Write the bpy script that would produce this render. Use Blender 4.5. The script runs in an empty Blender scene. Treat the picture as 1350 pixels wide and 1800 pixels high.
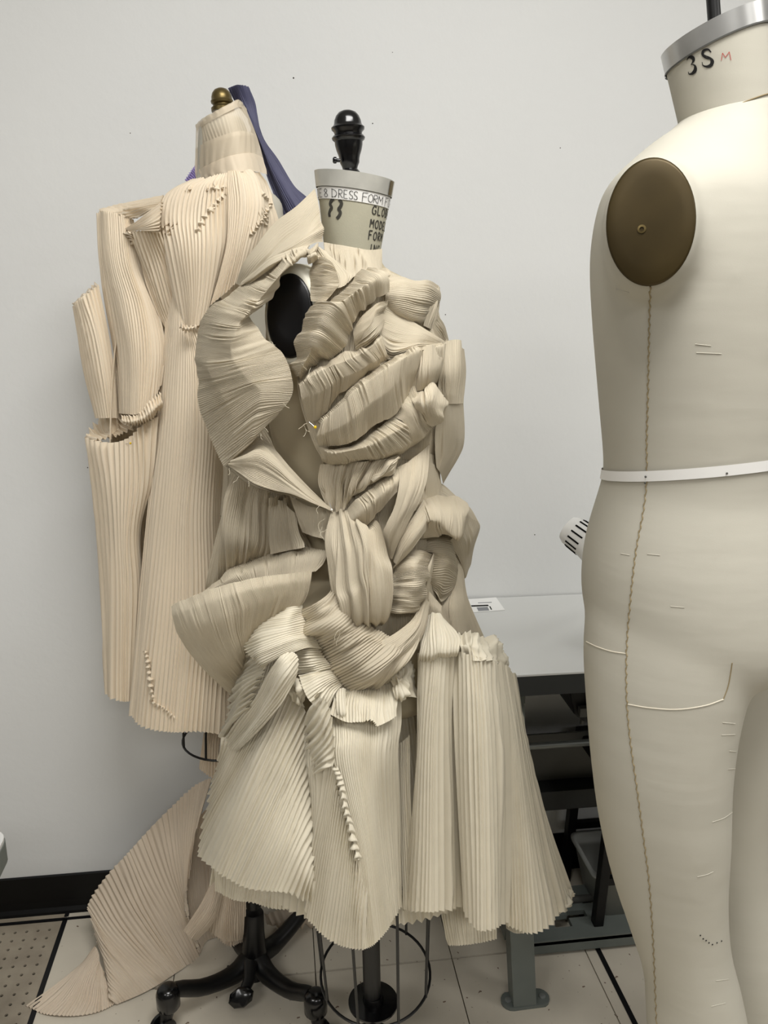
import bpy, bmesh, math, random
import numpy as np
from mathutils import Vector, Matrix
from mathutils.bvhtree import BVHTree

# ------------------------------------------------------------------ camera
FPX = 1400.0
PITCH = math.atan(370/FPX)
YAW = math.atan(195*math.cos(PITCH)/FPX)
ROLL = math.radians(0.4)
CAM = np.array([0.0, 0.0, 1.42])
HEAD = np.array([math.sin(YAW), math.cos(YAW), 0.0])      # horizontal heading
SIDE = np.array([math.cos(YAW), -math.sin(YAW), 0.0])     # horizontal right
ZUP = np.array([0.0, 0.0, 1.0])
FWD = math.cos(PITCH)*HEAD - math.sin(PITCH)*ZUP
UP0 = math.sin(PITCH)*HEAD + math.cos(PITCH)*ZUP
RGT = math.cos(ROLL)*SIDE + math.sin(ROLL)*UP0
UP = math.cos(ROLL)*UP0 - math.sin(ROLL)*SIDE
scene = bpy.context.scene
COL = scene.collection
cam_data = bpy.data.cameras.new('camera')
cam_data.sensor_fit = 'VERTICAL'; cam_data.sensor_height = 24.0
cam_data.lens = 24.0*FPX/1800.0
cam_data.clip_start = 0.05
cam = bpy.data.objects.new('camera', cam_data); COL.objects.link(cam)
cam.matrix_world = Matrix(((RGT[0], UP[0], -FWD[0], CAM[0]), (RGT[1], UP[1], -FWD[1], CAM[1]),
                           (RGT[2], UP[2], -FWD[2], CAM[2]), (0, 0, 0, 1)))
scene.camera = cam
# ------------------------------------------------------------------ world, light, exposure
world = bpy.data.worlds.new('world'); scene.world = world
world.use_nodes = True
world.node_tree.nodes['Background'].inputs[0].default_value = (0.95, 0.97, 1.0, 1)
world.node_tree.nodes['Background'].inputs[1].default_value = 0.12
scene.view_settings.view_transform = 'Standard'
scene.view_settings.look = 'None'
scene.view_settings.gamma = 1.0
scene.view_settings.use_curve_mapping = False
scene.view_settings.exposure = 0.0
LIGHT_POS = [(0.35, 0.2), (2.8, -0.2), (-1.7, -0.9), (0.35, -1.9), (2.8, -1.9)]   # troffers in the ceiling
LIGHT_W = 30.0
CEIL = 2.75

# ------------------------------------------------------------------ helpers
def ray(px, py):
    d = FWD + RGT*((px-675.0)/FPX) + UP*((900.0-py)/FPX)
    return d
def P(px, py, D):
    """scene point seen at pixel (px,py) of the 1350x1800 frame, D metres ahead of the camera along the floor"""
    d = ray(px, py)
    return CAM + d*(D/float(d @ HEAD))
def on_plane(px, py, axis, val):
    d = ray(px, py)
    return CAM + d*((val-CAM[axis])/d[axis])
FR = {0: (0, 0, 1.0), 1: (300, 180, 2.4545), 2: (300, 680, 2.25), 3: (100, 130, 2.935), 4: (100, 700, 2.902), 5: (300, 1150, 1.8),
      6: (0, 1280, 2.411), 7: (480, 420, 3.75), 8: (320, 420, 3.6), 9: (540, 760, 4.219), 10: (400, 1040, 3.75), 11: (260, 1560, 2.596),
      12: (333, 991, 2.1987), 13: (480, 1230, 4.09), 14: (340, 1160, 4.09)}
def K(fr, D0, pts):
    ox, oy, s = FR[fr]
    return [P(ox+x/s, oy+y/s, D0-dd*0.01) for x, y, dd in pts]

MATS = {}
def material(name, col, rough=0.8, metal=0.0, spec=0.3, noise=0.0, nscale=60.0, bump=0.0, bscale=200.0, trans=0.0, col2=None, sheen=0.0, spots=None, alpha=1.0, coat=0.0):
    m = bpy.data.materials.new(name); m.use_nodes = True
    nt = m.node_tree; b = nt.nodes['Principled BSDF']
    def srgb(c): return tuple(((x/255.0)/12.92 if x/255.0 <= 0.04045 else ((x/255.0+0.055)/1.055)**2.4) for x in c) + (1,)
    c1 = srgb(col)
    b.inputs['Roughness'].default_value = rough
    b.inputs['Metallic'].default_value = metal
    b.inputs['Specular IOR Level'].default_value = spec
    b.inputs['Base Color'].default_value = c1
    if coat: b.inputs['Coat Weight'].default_value = coat
    if sheen:
        b.inputs['Sheen Weight'].default_value = sheen
    tc = nt.nodes.new('ShaderNodeTexCoord')
    last = None
    if noise > 0 or col2:
        n = nt.nodes.new('ShaderNodeTexNoise'); n.inputs['Scale'].default_value = nscale; n.inputs['Detail'].default_value = 5
        nt.links.new(tc.outputs['Object'], n.inputs['Vector'])
        r = nt.nodes.new('ShaderNodeValToRGB')
        c2 = srgb(col2) if col2 else tuple(x*(1-noise) for x in c1[:3])+(1,)
        r.color_ramp.elements[0].position = 0.3; r.color_ramp.elements[1].position = 0.7
        r.color_ramp.elements[0].color = c2; r.color_ramp.elements[1].color = c1
        nt.links.new(n.outputs['Fac'], r.inputs['Fac'])
        last = r.outputs['Color']
    if spots:
        sc, thr, scol = spots
        v = nt.nodes.new('ShaderNodeTexNoise'); v.inputs['Scale'].default_value = sc; v.inputs['Detail'].default_value = 2
        nt.links.new(tc.outputs['Object'], v.inputs['Vector'])
        r2 = nt.nodes.new('ShaderNodeValToRGB'); r2.color_ramp.elements[0].position = thr; r2.color_ramp.elements[1].position = thr+0.03
        r2.color_ramp.elements[0].color = (0, 0, 0, 1); r2.color_ramp.elements[1].color = (1, 1, 1, 1)
        nt.links.new(v.outputs['Fac'], r2.inputs['Fac'])
        mx = nt.nodes.new('ShaderNodeMixRGB')
        nt.links.new(r2.outputs['Color'], mx.inputs['Fac'])
        if last: nt.links.new(last, mx.inputs['Color1'])
        else: mx.inputs['Color1'].default_value = c1
        mx.inputs['Color2'].default_value = srgb(scol)
        last = mx.outputs['Color']
    if last: nt.links.new(last, b.inputs['Base Color'])
    if bump > 0:
        n2 = nt.nodes.new('ShaderNodeTexNoise'); n2.inputs['Scale'].default_value = bscale; n2.inputs['Detail'].default_value = 3
        nt.links.new(tc.outputs['Object'], n2.inputs['Vector'])
        bp = nt.nodes.new('ShaderNodeBump'); bp.inputs['Strength'].default_value = bump; bp.inputs['Distance'].default_value = 0.002
        nt.links.new(n2.outputs['Fac'], bp.inputs['Height'])
        nt.links.new(bp.outputs['Normal'], b.inputs['Normal'])
    out = nt.nodes['Material Output']
    sh = b.outputs[0]
    if trans > 0:
        t = nt.nodes.new('ShaderNodeBsdfTranslucent')
        if last: nt.links.new(last, t.inputs['Color'])
        else: t.inputs['Color'].default_value = c1
        ms = nt.nodes.new('ShaderNodeMixShader'); ms.inputs[0].default_value = trans
        nt.links.new(sh, ms.inputs[1]); nt.links.new(t.outputs[0], ms.inputs[2]); sh = ms.outputs[0]
    if alpha < 1:
        t = nt.nodes.new('ShaderNodeBsdfTransparent')
        ms = nt.nodes.new('ShaderNodeMixShader'); ms.inputs[0].default_value = alpha
        nt.links.new(t.outputs[0], ms.inputs[1]); nt.links.new(sh, ms.inputs[2]); sh = ms.outputs[0]
    nt.links.new(sh, out.inputs['Surface'])
    MATS[name] = m
    return m

M_WALL = material('painted wall', (226, 227, 226), rough=0.55, bump=0.25, bscale=55, noise=0.02, nscale=3)
M_WALL2 = material('far wall paint', (120, 118, 114), rough=0.7)
M_CEIL = material('ceiling white', (235, 235, 232), rough=0.9)
M_TILE = material('vinyl tile', (216, 208, 192), rough=0.4, noise=0.10, nscale=9, spots=(75, 0.70, (120, 100, 84)))
M_GROUT = material('tile joint', (92, 84, 74), rough=0.8)
M_SEAM = material('floor panel seam', (18, 18, 20), rough=0.5)
M_PERF = material('perforated panel', (168, 158, 141), rough=0.45, col2=(142, 132, 117), nscale=14, bump=0.2)
M_VOID = material('dark void', (6, 6, 6), rough=1)
M_BASE = material('black vinyl', (10, 10, 11), rough=0.45)
M_TAUPE = material('fine pleated muslin', (208, 197, 175), rough=0.85, noise=0.07, nscale=25, bump=0.10, bscale=900, trans=0.05, sheen=0.05)
M_CREAM = material('cream pleated cotton', (227, 219, 199), rough=0.8, noise=0.06, nscale=30, bump=0.10, bscale=900, trans=0.05, sheen=0.05)
M_IVORY = material('ivory pleated silk', (238, 223, 199), rough=0.62, noise=0.05, nscale=12, trans=0.08, sheen=0.05)
M_TRAIN = material('blush pleated cotton', (222, 207, 187), rough=0.75, noise=0.05, nscale=20, trans=0.06)
M_PURPLE = material('purple pleated cloth', (86, 86, 112), rough=0.6, noise=0.15, nscale=30)
M_LILAC = material('lilac pleated cloth', (165, 150, 205), rough=0.6)
M_SHEER = material('sheer organza', (226, 212, 188), rough=0.6, alpha=0.72)
M_LINEN = material('canvas form cover', (192, 188, 175), rough=0.75, noise=0.06, nscale=7, bump=0.05, bscale=900)
def add_wrinkles(m, scale, strength, dist):
    nt = m.node_tree; b = nt.nodes['Principled BSDF']
    tc = nt.nodes.new('ShaderNodeTexCoord'); mp = nt.nodes.new('ShaderNodeMapping'); mp.inputs['Scale'].default_value = scale
    n = nt.nodes.new('ShaderNodeTexNoise'); n.inputs['Scale'].default_value = 1.0; n.inputs['Detail'].default_value = 3; n.inputs['Roughness'].default_value = 0.45
    bp = nt.nodes.new('ShaderNodeBump'); bp.inputs['Strength'].default_value = strength; bp.inputs['Distance'].default_value = dist
    nt.links.new(tc.outputs['Object'], mp.inputs['Vector']); nt.links.new(mp.outputs['Vector'], n.inputs['Vector']); nt.links.new(n.outputs['Fac'], bp.inputs['Height'])
    old = b.inputs['Normal'].links[0].from_socket if b.inputs['Normal'].links else None
    if old: nt.links.new(old, bp.inputs['Normal'])
    nt.links.new(bp.outputs['Normal'], b.inputs['Normal'])
add_wrinkles(M_LINEN, (5, 5, 24), 0.22, 0.007)
M_LINEN2 = material('grey canvas', (190, 186, 165), rough=0.75, noise=0.07, nscale=30, bump=0.12, bscale=500)
M_TORSO = material('beige jersey', (186, 174, 148), rough=0.8, noise=0.05, nscale=30)
M_WHITEC = material('white cotton', (232, 229, 214), rough=0.8)
M_TAPE = material('white tape', (240, 239, 236), rough=0.6)
M_BLACK = material('black cast iron', (16, 16, 17), rough=0.38, spec=0.5, noise=0.3, nscale=40)
M_GLOSS = material('gloss black enamel', (9, 9, 11), rough=0.2, spec=0.6)
M_MATTE = material('black plate', (8, 8, 11), rough=0.33, spec=0.4)
M_ALU = material('brushed aluminium', (214, 214, 212), rough=0.3, metal=0.75, noise=0.2, nscale=20)
M_OLDALU = material('dull aluminium', (204, 203, 195), rough=0.36, metal=0.15, noise=0.2, nscale=30)
M_BRASS = material('aged brass', (110, 96, 62), rough=0.35, metal=0.8)
M_BRONZE = material('bronze painted plate', (74, 62, 36), rough=0.42, metal=0.45, noise=0.35, nscale=12, spots=(38, 0.74, (150, 140, 110)))
M_INK = material('black ink', (28, 27, 26), rough=0.8)
M_PENCIL = material('grey marker', (70, 68, 62), rough=0.8)
M_RED = material('red ink', (178, 78, 70), rough=0.8)
M_THREAD = material('seam thread', (150, 136, 106), rough=0.8)
M_LTHREAD = material('pale thread', (233, 225, 202), rough=0.8)
M_PIPING = material('canvas piping', (214, 207, 190), rough=0.8)
M_LAMIN = material('grey laminate', (214, 215, 213), rough=0.35)
M_EDGE = material('dark edge band', (52, 54, 54), rough=0.5)
M_STEEL = material('grey green enamel', (112, 118, 114), rough=0.45, noise=0.1, nscale=20)
M_DKSTEEL = material('dark grey steel', (84, 84, 80), rough=0.5)
M_PAPER = material('white paper', (245, 245, 243), rough=0.7)
M_GREY = material('grey print', (140, 142, 146), rough=0.7)
M_BIN = material('grey plastic', (150, 152, 148), rough=0.4)
M_CARD = material('brown cardboard', (128, 96, 58), rough=0.8)
M_LAMP = material('white enamel', (240, 240, 238), rough=0.25)
M_YPIN = material('yellow glass', (225, 190, 40), rough=0.2)
M_PIPE = material('galvanised pipe', (150, 154, 152), rough=0.4, metal=0.4)

def link(name, me, parent=None, mat=None, smooth=True):
    o = bpy.data.objects.new(name, me); COL.objects.link(o)
    if parent is not None: o.parent = parent
    if mat is not None and not me.materials: me.materials.append(mat)
    if smooth and len(me.polygons):
        me.polygons.foreach_set('use_smooth', np.ones(len(me.polygons), dtype=bool))
    return o
def mesh_np(name, V, F, parent=None, mat=None, smooth=True):
    """V (n,3) array, F (m,4) or (m,3) int array"""
    V = np.asarray(V, dtype=np.float32); F = np.asarray(F, dtype=np.int32)
    me = bpy.data.meshes.new(name)
    me.vertices.add(len(V)); me.vertices.foreach_set('co', V.ravel())
    k = F.shape[1]
    me.loops.add(F.size); me.loops.foreach_set('vertex_index', F.ravel())
    me.polygons.add(len(F)); me.polygons.foreach_set('loop_start', np.arange(0, F.size, k, dtype=np.int32))
    me.update(calc_edges=True); me.validate()
    return link(name, me, parent, mat, smooth)
def mesh_py(name, V, F, parent=None, mat=None, smooth=False):
    me = bpy.data.meshes.new(name); me.from_pydata([tuple(map(float, v)) for v in V], [], F); me.update()
    return link(name, me, parent, mat, smooth)
def thing(name, label, cat, loc=(0, 0, 0), group=None):
    o = bpy.data.objects.new(name, None); COL.objects.link(o)
    o.empty_display_size = 0.05
    o['label'] = label; o['category'] = cat
    if group: o['group'] = group
    o['base'] = [float(x) for x in loc]
    return o
def tag(o, label, cat, group=None):
    o['label'] = label; o['category'] = cat
    if group: o['group'] = group
    return o
def struct(o, label=None):
    o['kind'] = 'structure'
    if label: o['label'] = label
    return o
class MB:
    def __init__(s): s.v = []; s.f = []
    def add(s, V, F):
        n = len(s.v); s.v += [tuple(map(float, v)) for v in V]; s.f += [tuple(i+n for i in f) for f in F]; return s
    def box(s, c, size, ax=None):
        c = np.array(c, float); h = np.array(size, float)/2
        ax = np.eye(3) if ax is None else np.array(ax, float)
        V = [c + ax[0]*(sx*h[0]) + ax[1]*(sy*h[1]) + ax[2]*(sz*h[2]) for sx in (-1, 1) for sy in (-1, 1) for sz in (-1, 1)]
        return s.add(V, [(0, 1, 3, 2), (4, 6, 7, 5), (0, 4, 5, 1), (2, 3, 7, 6), (0, 2, 6, 4), (1, 5, 7, 3)])
    def tube(s, pts, r, n=10, closed=False, caps=True):
        pts = [np.array(p, float) for p in pts]; m = len(pts)
        rs = r if hasattr(r, '__len__') else [r]*m
        rings = []; prev = None
        for i in range(m):
            a = pts[(i-1) % m] if (i > 0 or closed) else pts[i]; b = pts[(i+1) % m] if (i < m-1 or closed) else pts[i]
            t = b-a; t = t/(np.linalg.norm(t)+1e-12)
            if prev is None:
                u = np.cross(t, [0.31, 0.17, 0.93]); u /= np.linalg.norm(u)+1e-12
            else:
                u = prev - t*(prev @ t); u /= np.linalg.norm(u)+1e-12
            prev = u; w = np.cross(t, u)
            rings.append([pts[i] + rs[i]*(math.cos(k*2*math.pi/n)*u + math.sin(k*2*math.pi/n)*w) for k in range(n)])
        V = [v for rg in rings for v in rg]; F = []
        for i in range(m if closed else m-1):
            j = (i+1) % m
            for k in range(n): F.append((i*n+k, i*n+(k+1) % n, j*n+(k+1) % n, j*n+k))
        if caps and not closed:
            F.append(tuple(range(n-1, -1, -1))); F.append(tuple((m-1)*n+k for k in range(n)))
        return s.add(V, F)
    def lathe(s, prof, c, ax, n=28, ex=None, ratio=1.0):
        """prof = [(r, t)] along unit axis ax from c"""
        ax = np.array(ax, float); ax /= np.linalg.norm(ax); c = np.array(c, float)
        u = np.cross(ax, [0, 1, 0.01]) if ex is None else np.array(ex, float)
        u = u-ax*(u @ ax); u /= np.linalg.norm(u); w = np.cross(ax, u)
        V = []; F = []
        for r, t in prof:
            for k in range(n):
                a = 2*math.pi*k/n
                V.append(c+ax*t+u*(r*math.cos(a))+w*(r*ratio*math.sin(a)))
        for i in range(len(prof)-1):
            for k in range(n): F.append((i*n+k, i*n+(k+1) % n, (i+1)*n+(k+1) % n, (i+1)*n+k))
        F.append(tuple(range(n-1, -1, -1))); F.append(tuple((len(prof)-1)*n+k for k in range(n)))
        return s.add(V, F)
    def prism(s, poly, depth_vec):
        n = len(poly); d = np.array(depth_vec, float)
        V = [np.array(p, float) for p in poly]+[np.array(p, float)+d for p in poly]
        F = [tuple(range(n)), tuple(range(2*n-1, n-1, -1))]+[(i, i+n, (i+1) % n+n, (i+1) % n) for i in range(n)]
        return s.add(V, F)
    def build(s, name, mat, parent=None, smooth=False, bevel=0.0):
        o = mesh_py(name, s.v, s.f, parent, mat, smooth)
        bm = bmesh.new(); bm.from_mesh(o.data); bmesh.ops.recalc_face_normals(bm, faces=bm.faces)
        if bevel: bmesh.ops.bevel(bm, geom=[e for e in bm.edges if e.calc_face_angle(0) > 0.6], offset=bevel, segments=2, affect='EDGES', profile=0.7)
        bm.to_mesh(o.data); bm.free()
        if smooth:
            o.data.polygons.foreach_set('use_smooth', np.ones(len(o.data.polygons), dtype=bool))
            try: o.data.set_sharp_from_angle(angle=math.radians(40))
            except Exception: pass
        return o

# cubic interpolation along axis 0
def cubic(Y, knots, t):
    Y = np.asarray(Y, float); n = len(Y); knots = np.asarray(knots, float)
    if n == 2:
        w = ((t-knots[0])/(knots[1]-knots[0])).reshape((-1,)+(1,)*(Y.ndim-1)); return Y[0]*(1-w)+Y[1]*w
    m = np.empty_like(Y)
    for i in range(n):
        if i == 0: m[i] = (Y[1]-Y[0])/(knots[1]-knots[0])
        elif i == n-1: m[i] = (Y[-1]-Y[-2])/(knots[-1]-knots[-2])
        else: m[i] = (Y[i+1]-Y[i-1])/(knots[i+1]-knots[i-1])
    idx = np.clip(np.searchsorted(knots, t, side='right')-1, 0, n-2)
    h = knots[idx+1]-knots[idx]; s = (t-knots[idx])/h
    sh = (-1,)+(1,)*(Y.ndim-1); s = s.reshape(sh); h = h.reshape(sh)
    return ((2*s**3-3*s**2+1)*Y[idx]+(s**3-2*s**2+s)*h*m[idx]+(-2*s**3+3*s**2)*Y[idx+1]+(s**3-s**2)*h*m[idx+1])
def vnoise(U, V, seed):
    rs = np.random.RandomState(seed); T = rs.rand(64, 64)*2-1
    iu = np.floor(U).astype(int); iv = np.floor(V).astype(int); fu = U-iu; fv = V-iv
    fu = fu*fu*(3-2*fu); fv = fv*fv*(3-2*fv)
    g = lambda a, b: T[a % 64, b % 64]
    return (g(iu, iv)*(1-fu)+g(iu+1, iv)*fu)*(1-fv)+(g(iu, iv+1)*(1-fu)+g(iu+1, iv+1)*fu)*fv
SEED = [11]
KMUL = 1.7
def sheet(name, rows, parent, mat, n=20, along='v', k=0.42, folds=(), nlen=26, jit=0.25, seg=6, amp_max=0.008, closed=False, fade=None, gather=None, label=None, flat=0.0, puck=None):
    """pleated cloth through rows of points. along='v': ridges cross from row to row, n of them side by side along each row;
    along='u': ridges follow the rows."""
    SEED[0] += 1; sd = SEED[0]
    if mat is not M_TAUPE and n > 0: seg = 7
    if mat is M_TAUPE and n > 6: n = int(n*1.5); seg = min(seg, 5); puck = (max(2, n//9), 0.0024) if puck is None else puck
    cnt = max(len(r) for r in rows)
    if n == 0: nu, nv = 11, nlen
    elif along == 'v': nu, nv = n*seg+1, nlen
    else: nu, nv = nlen, n*seg+1
    tu = np.linspace(0, 1, nu); tv = np.linspace(0, 1, nv)
    R = []
    for r in rows:
        r = np.asarray(r, float)
        R.append(cubic(r, np.linspace(0, 1, len(r)), tu))
    G = cubic(np.array(R), np.linspace(0, 1, len(rows)), tv)      # nv, nu, 3
    if flat > 0:                                   # crisp creases along the rows
        kn = np.linspace(0, 1, len(rows)); Rr = np.array(R); i_ = np.clip(np.searchsorted(kn, tv, side='right')-1, 0, len(rows)-2)
        s_ = ((tv-kn[i_])*(len(rows)-1))[:, None, None]
        G = G*(1-flat)+flat*(Rr[i_]*(1-s_)+Rr[i_+1]*s_)
    U, V = np.meshgrid(tu, tv)
    du = np.gradient(G, axis=1); dv = np.gradient(G, axis=0)
    N = np.cross(du, dv); N /= np.linalg.norm(N, axis=2, keepdims=True)+1e-12
    flip = np.sign(np.sum(N*(CAM-G), axis=2).mean()); N *= (flip if flip else 1)
    if n > 0:
        A = U if along == 'v' else V
        B = V if along == 'v' else U
        dsp = (np.linalg.norm(du, axis=2)*(nu-1) if along == 'v' else np.linalg.norm(dv, axis=2)*(nv-1))/n
        ph = n*A + jit*2.2*vnoise(A*n*0.35+3.1, B*1.5, sd)
        if mat is M_TAUPE: w = 0.35-1.6*np.abs((ph % 1.0)*2-1)**2.2      # broad ridge, narrow crease
        else:                                        # knife pleat: long face, short return
            f_ = ph % 1.0; w = np.where(f_ < 5/7, f_/(5/7), (1-f_)/(2/7))*2-1
        am = np.minimum(k*KMUL*(1.35 if mat is M_TAUPE else 1.0)*dsp*0.5, amp_max)*(0.8+0.55*vnoise(np.floor(ph)*0.7+1, B*2.0, sd+7))*(1.0+0.35*vnoise(A*5+2, B*3, sd+9))
        if fade is not None: am = am*fade(U, V)
        G = G + N*(am*w)[..., None]
        if puck:                                     # pleats that have burst open into long eye-shaped puckers
            rs = np.random.RandomState(sd*5+1)
            for _ in range(puck[0]):
                a0, b0 = rs.rand(), rs.uniform(0.2, 0.8); sg = rs.uniform(0.7, 1.5)/n; lb = rs.uniform(0.12, 0.3); sl = rs.uniform(-0.3, 0.3)*sg*6
                x = (A-a0-sl*(B-b0))/sg; yb = (B-b0)/lb
                G = G + N*((puck[1]*rs.uniform(0.5, 1.2))*np.exp(-yb*yb)*(-1.1*np.exp(-x*x)+0.8*np.exp(-(x-1.5)**2)+0.5*np.exp(-(x+1.6)**2)))[..., None]
    for (fa, fu_, fv_, s2) in folds:
        D = vnoise(U*fu_+s2*0.37, V*fv_+s2*1.3, sd*3+s2)
        if gather is not None: D = D*gather(U, V)
        G = G + N*(fa*D)[..., None]
    Vv = G.reshape(-1, 3)
    I = np.arange(nu*nv).reshape(nv, nu)
    F = np.stack([I[:-1, :-1], I[:-1, 1:], I[1:, 1:], I[1:, :-1]], axis=-1).reshape(-1, 4)
    o = mesh_np(name, Vv, F, parent, mat, True)
    if label: o['label'] = label
    return o

def loft(name, secs, parent, mat, n=40, sub=6, cap=True):
    """secs = [(centre, vec_a, vec_b)] elliptical sections"""
    C = np.array([s[0] for s in secs]); A = np.array([s[1] for s in secs]); B = np.array([s[2] for s in secs])
    kn = np.linspace(0, 1, len(secs)); t = np.linspace(0, 1, (len(secs)-1)*sub+1)
    C, A, B = cubic(C, kn, t), cubic(A, kn, t), cubic(B, kn, t)
    th = np.linspace(0, 2*np.pi, n, endpoint=False)
    V = C[:, None]+A[:, None]*np.cos(th)[None, :, None]+B[:, None]*np.sin(th)[None, :, None]
    m = len(t); V = V.reshape(-1, 3)
    I = np.arange(m*n).reshape(m, n); J = np.roll(I, -1, axis=1)
    F = np.stack([I[:-1], J[:-1], J[1:], I[1:]], axis=-1).reshape(-1, 4).tolist()
    if cap:
        F = F+[list(range(n-1, -1, -1)), list(range((m-1)*n, m*n))]
    o = mesh_py(name, V, F, parent, mat, True)
    return o
def zc(p): return float((np.asarray(p)-CAM) @ FWD)

# ------------------------------------------------------------------ room
q = on_plane(100, 1600, 2, 0.0); YW = float(q[1])            # wall plane from its foot
XL, XR, YF = -2.6, 4.2, -3.2
mb = MB(); mb.box(((XL+XR)/2, (YF+YW)/2, -0.06), (XR-XL+.2, YW-YF+.2, 0.1)); floor = struct(mb.build('floor', M_GROUT))
mb = MB(); mb.box(((XL+XR)/2, YW+0.05, CEIL/2), (XR-XL+.2, 0.1, CEIL)); wall_back = struct(mb.build('wall_back', M_WALL))
mb = MB(); mb.box((XL-0.05, (YF+YW)/2, CEIL/2), (0.1, YW-YF, CEIL)); struct(mb.build('wall_left', M_WALL2))
mb = MB(); mb.box((XR+0.05, (YF+YW)/2, CEIL/2), (0.1, YW-YF, CEIL)); struct(mb.build('wall_right', M_WALL2))
mb = MB(); mb.box(((XL+XR)/2, YF-0.05, CEIL/2), (XR-XL+.2, 0.1, CEIL)); struct(mb.build('wall_front', M_WALL2))
mb = MB(); mb.box(((XL+XR)/2, (YF+YW)/2, CEIL+0.05), (XR-XL+.2, YW-YF+.2, 0.1)); struct(mb.build('ceiling', M_CEIL))
# baseboard: black vinyl with a small cove foot
prof = [(0, 0), (-0.014, 0), (-0.012, 0.006), (-0.006, 0.014), (-0.004, 0.03), (-0.004, 0.098), (-0.002, 0.101), (0, 0.101)]
mb = MB(); mb.prism([(XL, YW+a, b) for a, b in prof], (XR-XL, 0, 0)); bb = struct(mb.build('baseboard_back', M_BASE))
# tiles: 12 inch grid lined up with the dark seams
T = 0.3048
s1 = on_plane(115, 1616, 2, 0.0); s1b = on_plane(995, 1646, 2, 0.0)
X1 = float(s1[0]); Y1 = float(s1[1])
def tile_mesh(w, d, h=0.012, g=0.0012):
    m = MB(); m.box((0, 0, -h/2), (w-2*g, d-2*g, h)); return m
me_tile = None
XG = X1-0.03; YG = float(on_plane(725, 1692, 2, 0.0)[1]); YG += T*math.floor((Y1-YG)/T+1e-6)
NX0, NX1, NY0, NY1 = -5, 9, -6, 1
for i in range(NX0, NX1):
    for j in range(NY0, NY1):
        x0 = XG+i*T; y1 = YG+j*T
        if x0+T <= X1+0.02:
            if y1 > Y1-2*T and x0 > X1-2*T-0.1: continue          # the perforated panel lies here
        if x0 < X1 < x0+T-0.02 and y1 > Y1-2*T-0.01:
            w_ = x0+T-X1; mb = MB(); mb.box((X1+w_/2, y1-T/2, -0.006), (w_-0.0024, T-0.0024, 0.012)); mb.build('floor_tile', M_TILE, floor); continue
        if me_tile is None:
            o = tile_mesh(T, T).build('floor_tile', M_TILE, floor, bevel=0.0006); me_tile = o.data
        else:
            o = bpy.data.objects.new('floor_tile', me_tile); COL.objects.link(o); o.parent = floor
        o.location = (x0+T/2, y1-T/2, 0)
# strip of cut tiles along the wall
for i in range(NX0, NX1):
    y0_ = YG if i >= 0 else Y1
    cut = YW-y0_-0.004
    x0 = (XG if i > 0 else X1)+i*T; w_ = T if i else XG+T-X1
    mb = MB(); mb.box((x0+w_/2, y0_+0.002+cut/2, -0.006), (w_-0.002, cut-0.003, 0.012)); mb.build('floor_tile', M_TILE if i >= 0 else M_PERF, floor)
# dark panel seams
for x in (X1, X1+4*T):
    mb = MB(); mb.box((x, Y1-1.0, 0.0006), (0.011, 2.0, 0.0016)); mb.build('panel_seam', M_SEAM, floor)
mb = MB(); mb.box((X1-0.45, Y1+0.001, 0.0006), (1.4, 0.008, 0.0016)); mb.build('panel_seam', M_SEAM, floor)
mb = MB(); mb.box((X1+0.0, (Y1+YW)/2, 0.0006), (0.010, YW-Y1-0.016, 0.0016)); mb.build('panel_seam', M_SEAM, floor)
# perforated panel: real holes over a dark void
pitch = 0.0254; rh = 0.0036
Vp, Fp = [], []
nc = 23
px0 = X1-0.012-nc*pitch-0.004; py0 = Y1-0.012-nc*pitch-0.004
for a in range(nc):
    for b in range(nc):
        cx, cy = px0+(a+0.5)*pitch, py0+(b+0.5)*pitch; n0 = len(Vp)
        hp = pitch/2
        outer = [(hp, 0), (hp, hp), (0, hp), (-hp, hp), (-hp, 0), (-hp, -hp), (0, -hp), (hp, -hp)]
        for dx, dy in outer: Vp.append((cx+dx, cy+dy, 0))
        for kk in range(8):
            t = kk*math.pi/4; Vp.append((cx+rh*math.cos(t), cy+rh*math.sin(t), 0))
        for kk in range(8):
            t = kk*math.pi/4; Vp.append((cx+rh*math.cos(t), cy+rh*math.sin(t), -0.004))
        for kk in range(8):
            k2 = (kk+1) % 8
            Fp.append((n0+kk, n0+k2, n0+8+k2, n0+8+kk)); Fp.append((n0+8+kk, n0+8+k2, n0+16+k2, n0+16+kk))
xa, xb, ya, yb = X1-2*T+0.004, X1-0.006, Y1-2*T+0.004, Y1-0.004
pxe, pye = px0+nc*pitch, py0+nc*pitch
n0 = len(Vp); Vp += [(xa, ya, 0), (xb, ya, 0), (xb, yb, 0), (xa, yb, 0), (px0, py0, 0), (pxe, py0, 0), (pxe, pye, 0), (px0, pye, 0)]
for a in range(4): Fp.append((n0+a, n0+(a+1) % 4, n0+4+(a+1) % 4, n0+4+a))
pp = mesh_py('perforated_panel', Vp, Fp, floor, M_PERF)
mb = MB(); mb.box((X1-T, Y1-T, -0.0075), (2*T-0.002, 2*T-0.002, 0.004)); mb.build('panel_void', M_VOID, floor)
# small nail marks on the wall
for (x, y, r) in [(516, 137, .0016), (655, 217, .0012), (783, 553, .0012), (940, 940, .0014), (154, 822, .0012), (229, 234, .001), (985, 260, .001), (690, 92, .0008)]:
    p = on_plane(x, y, 1, YW); mb = MB(); mb.lathe([(r, 0.0), (r*0.7, 0.0008)], p, (0, -1, 0), n=8); mb.build('nail_mark', M_PENCIL, wall_back)
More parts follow.
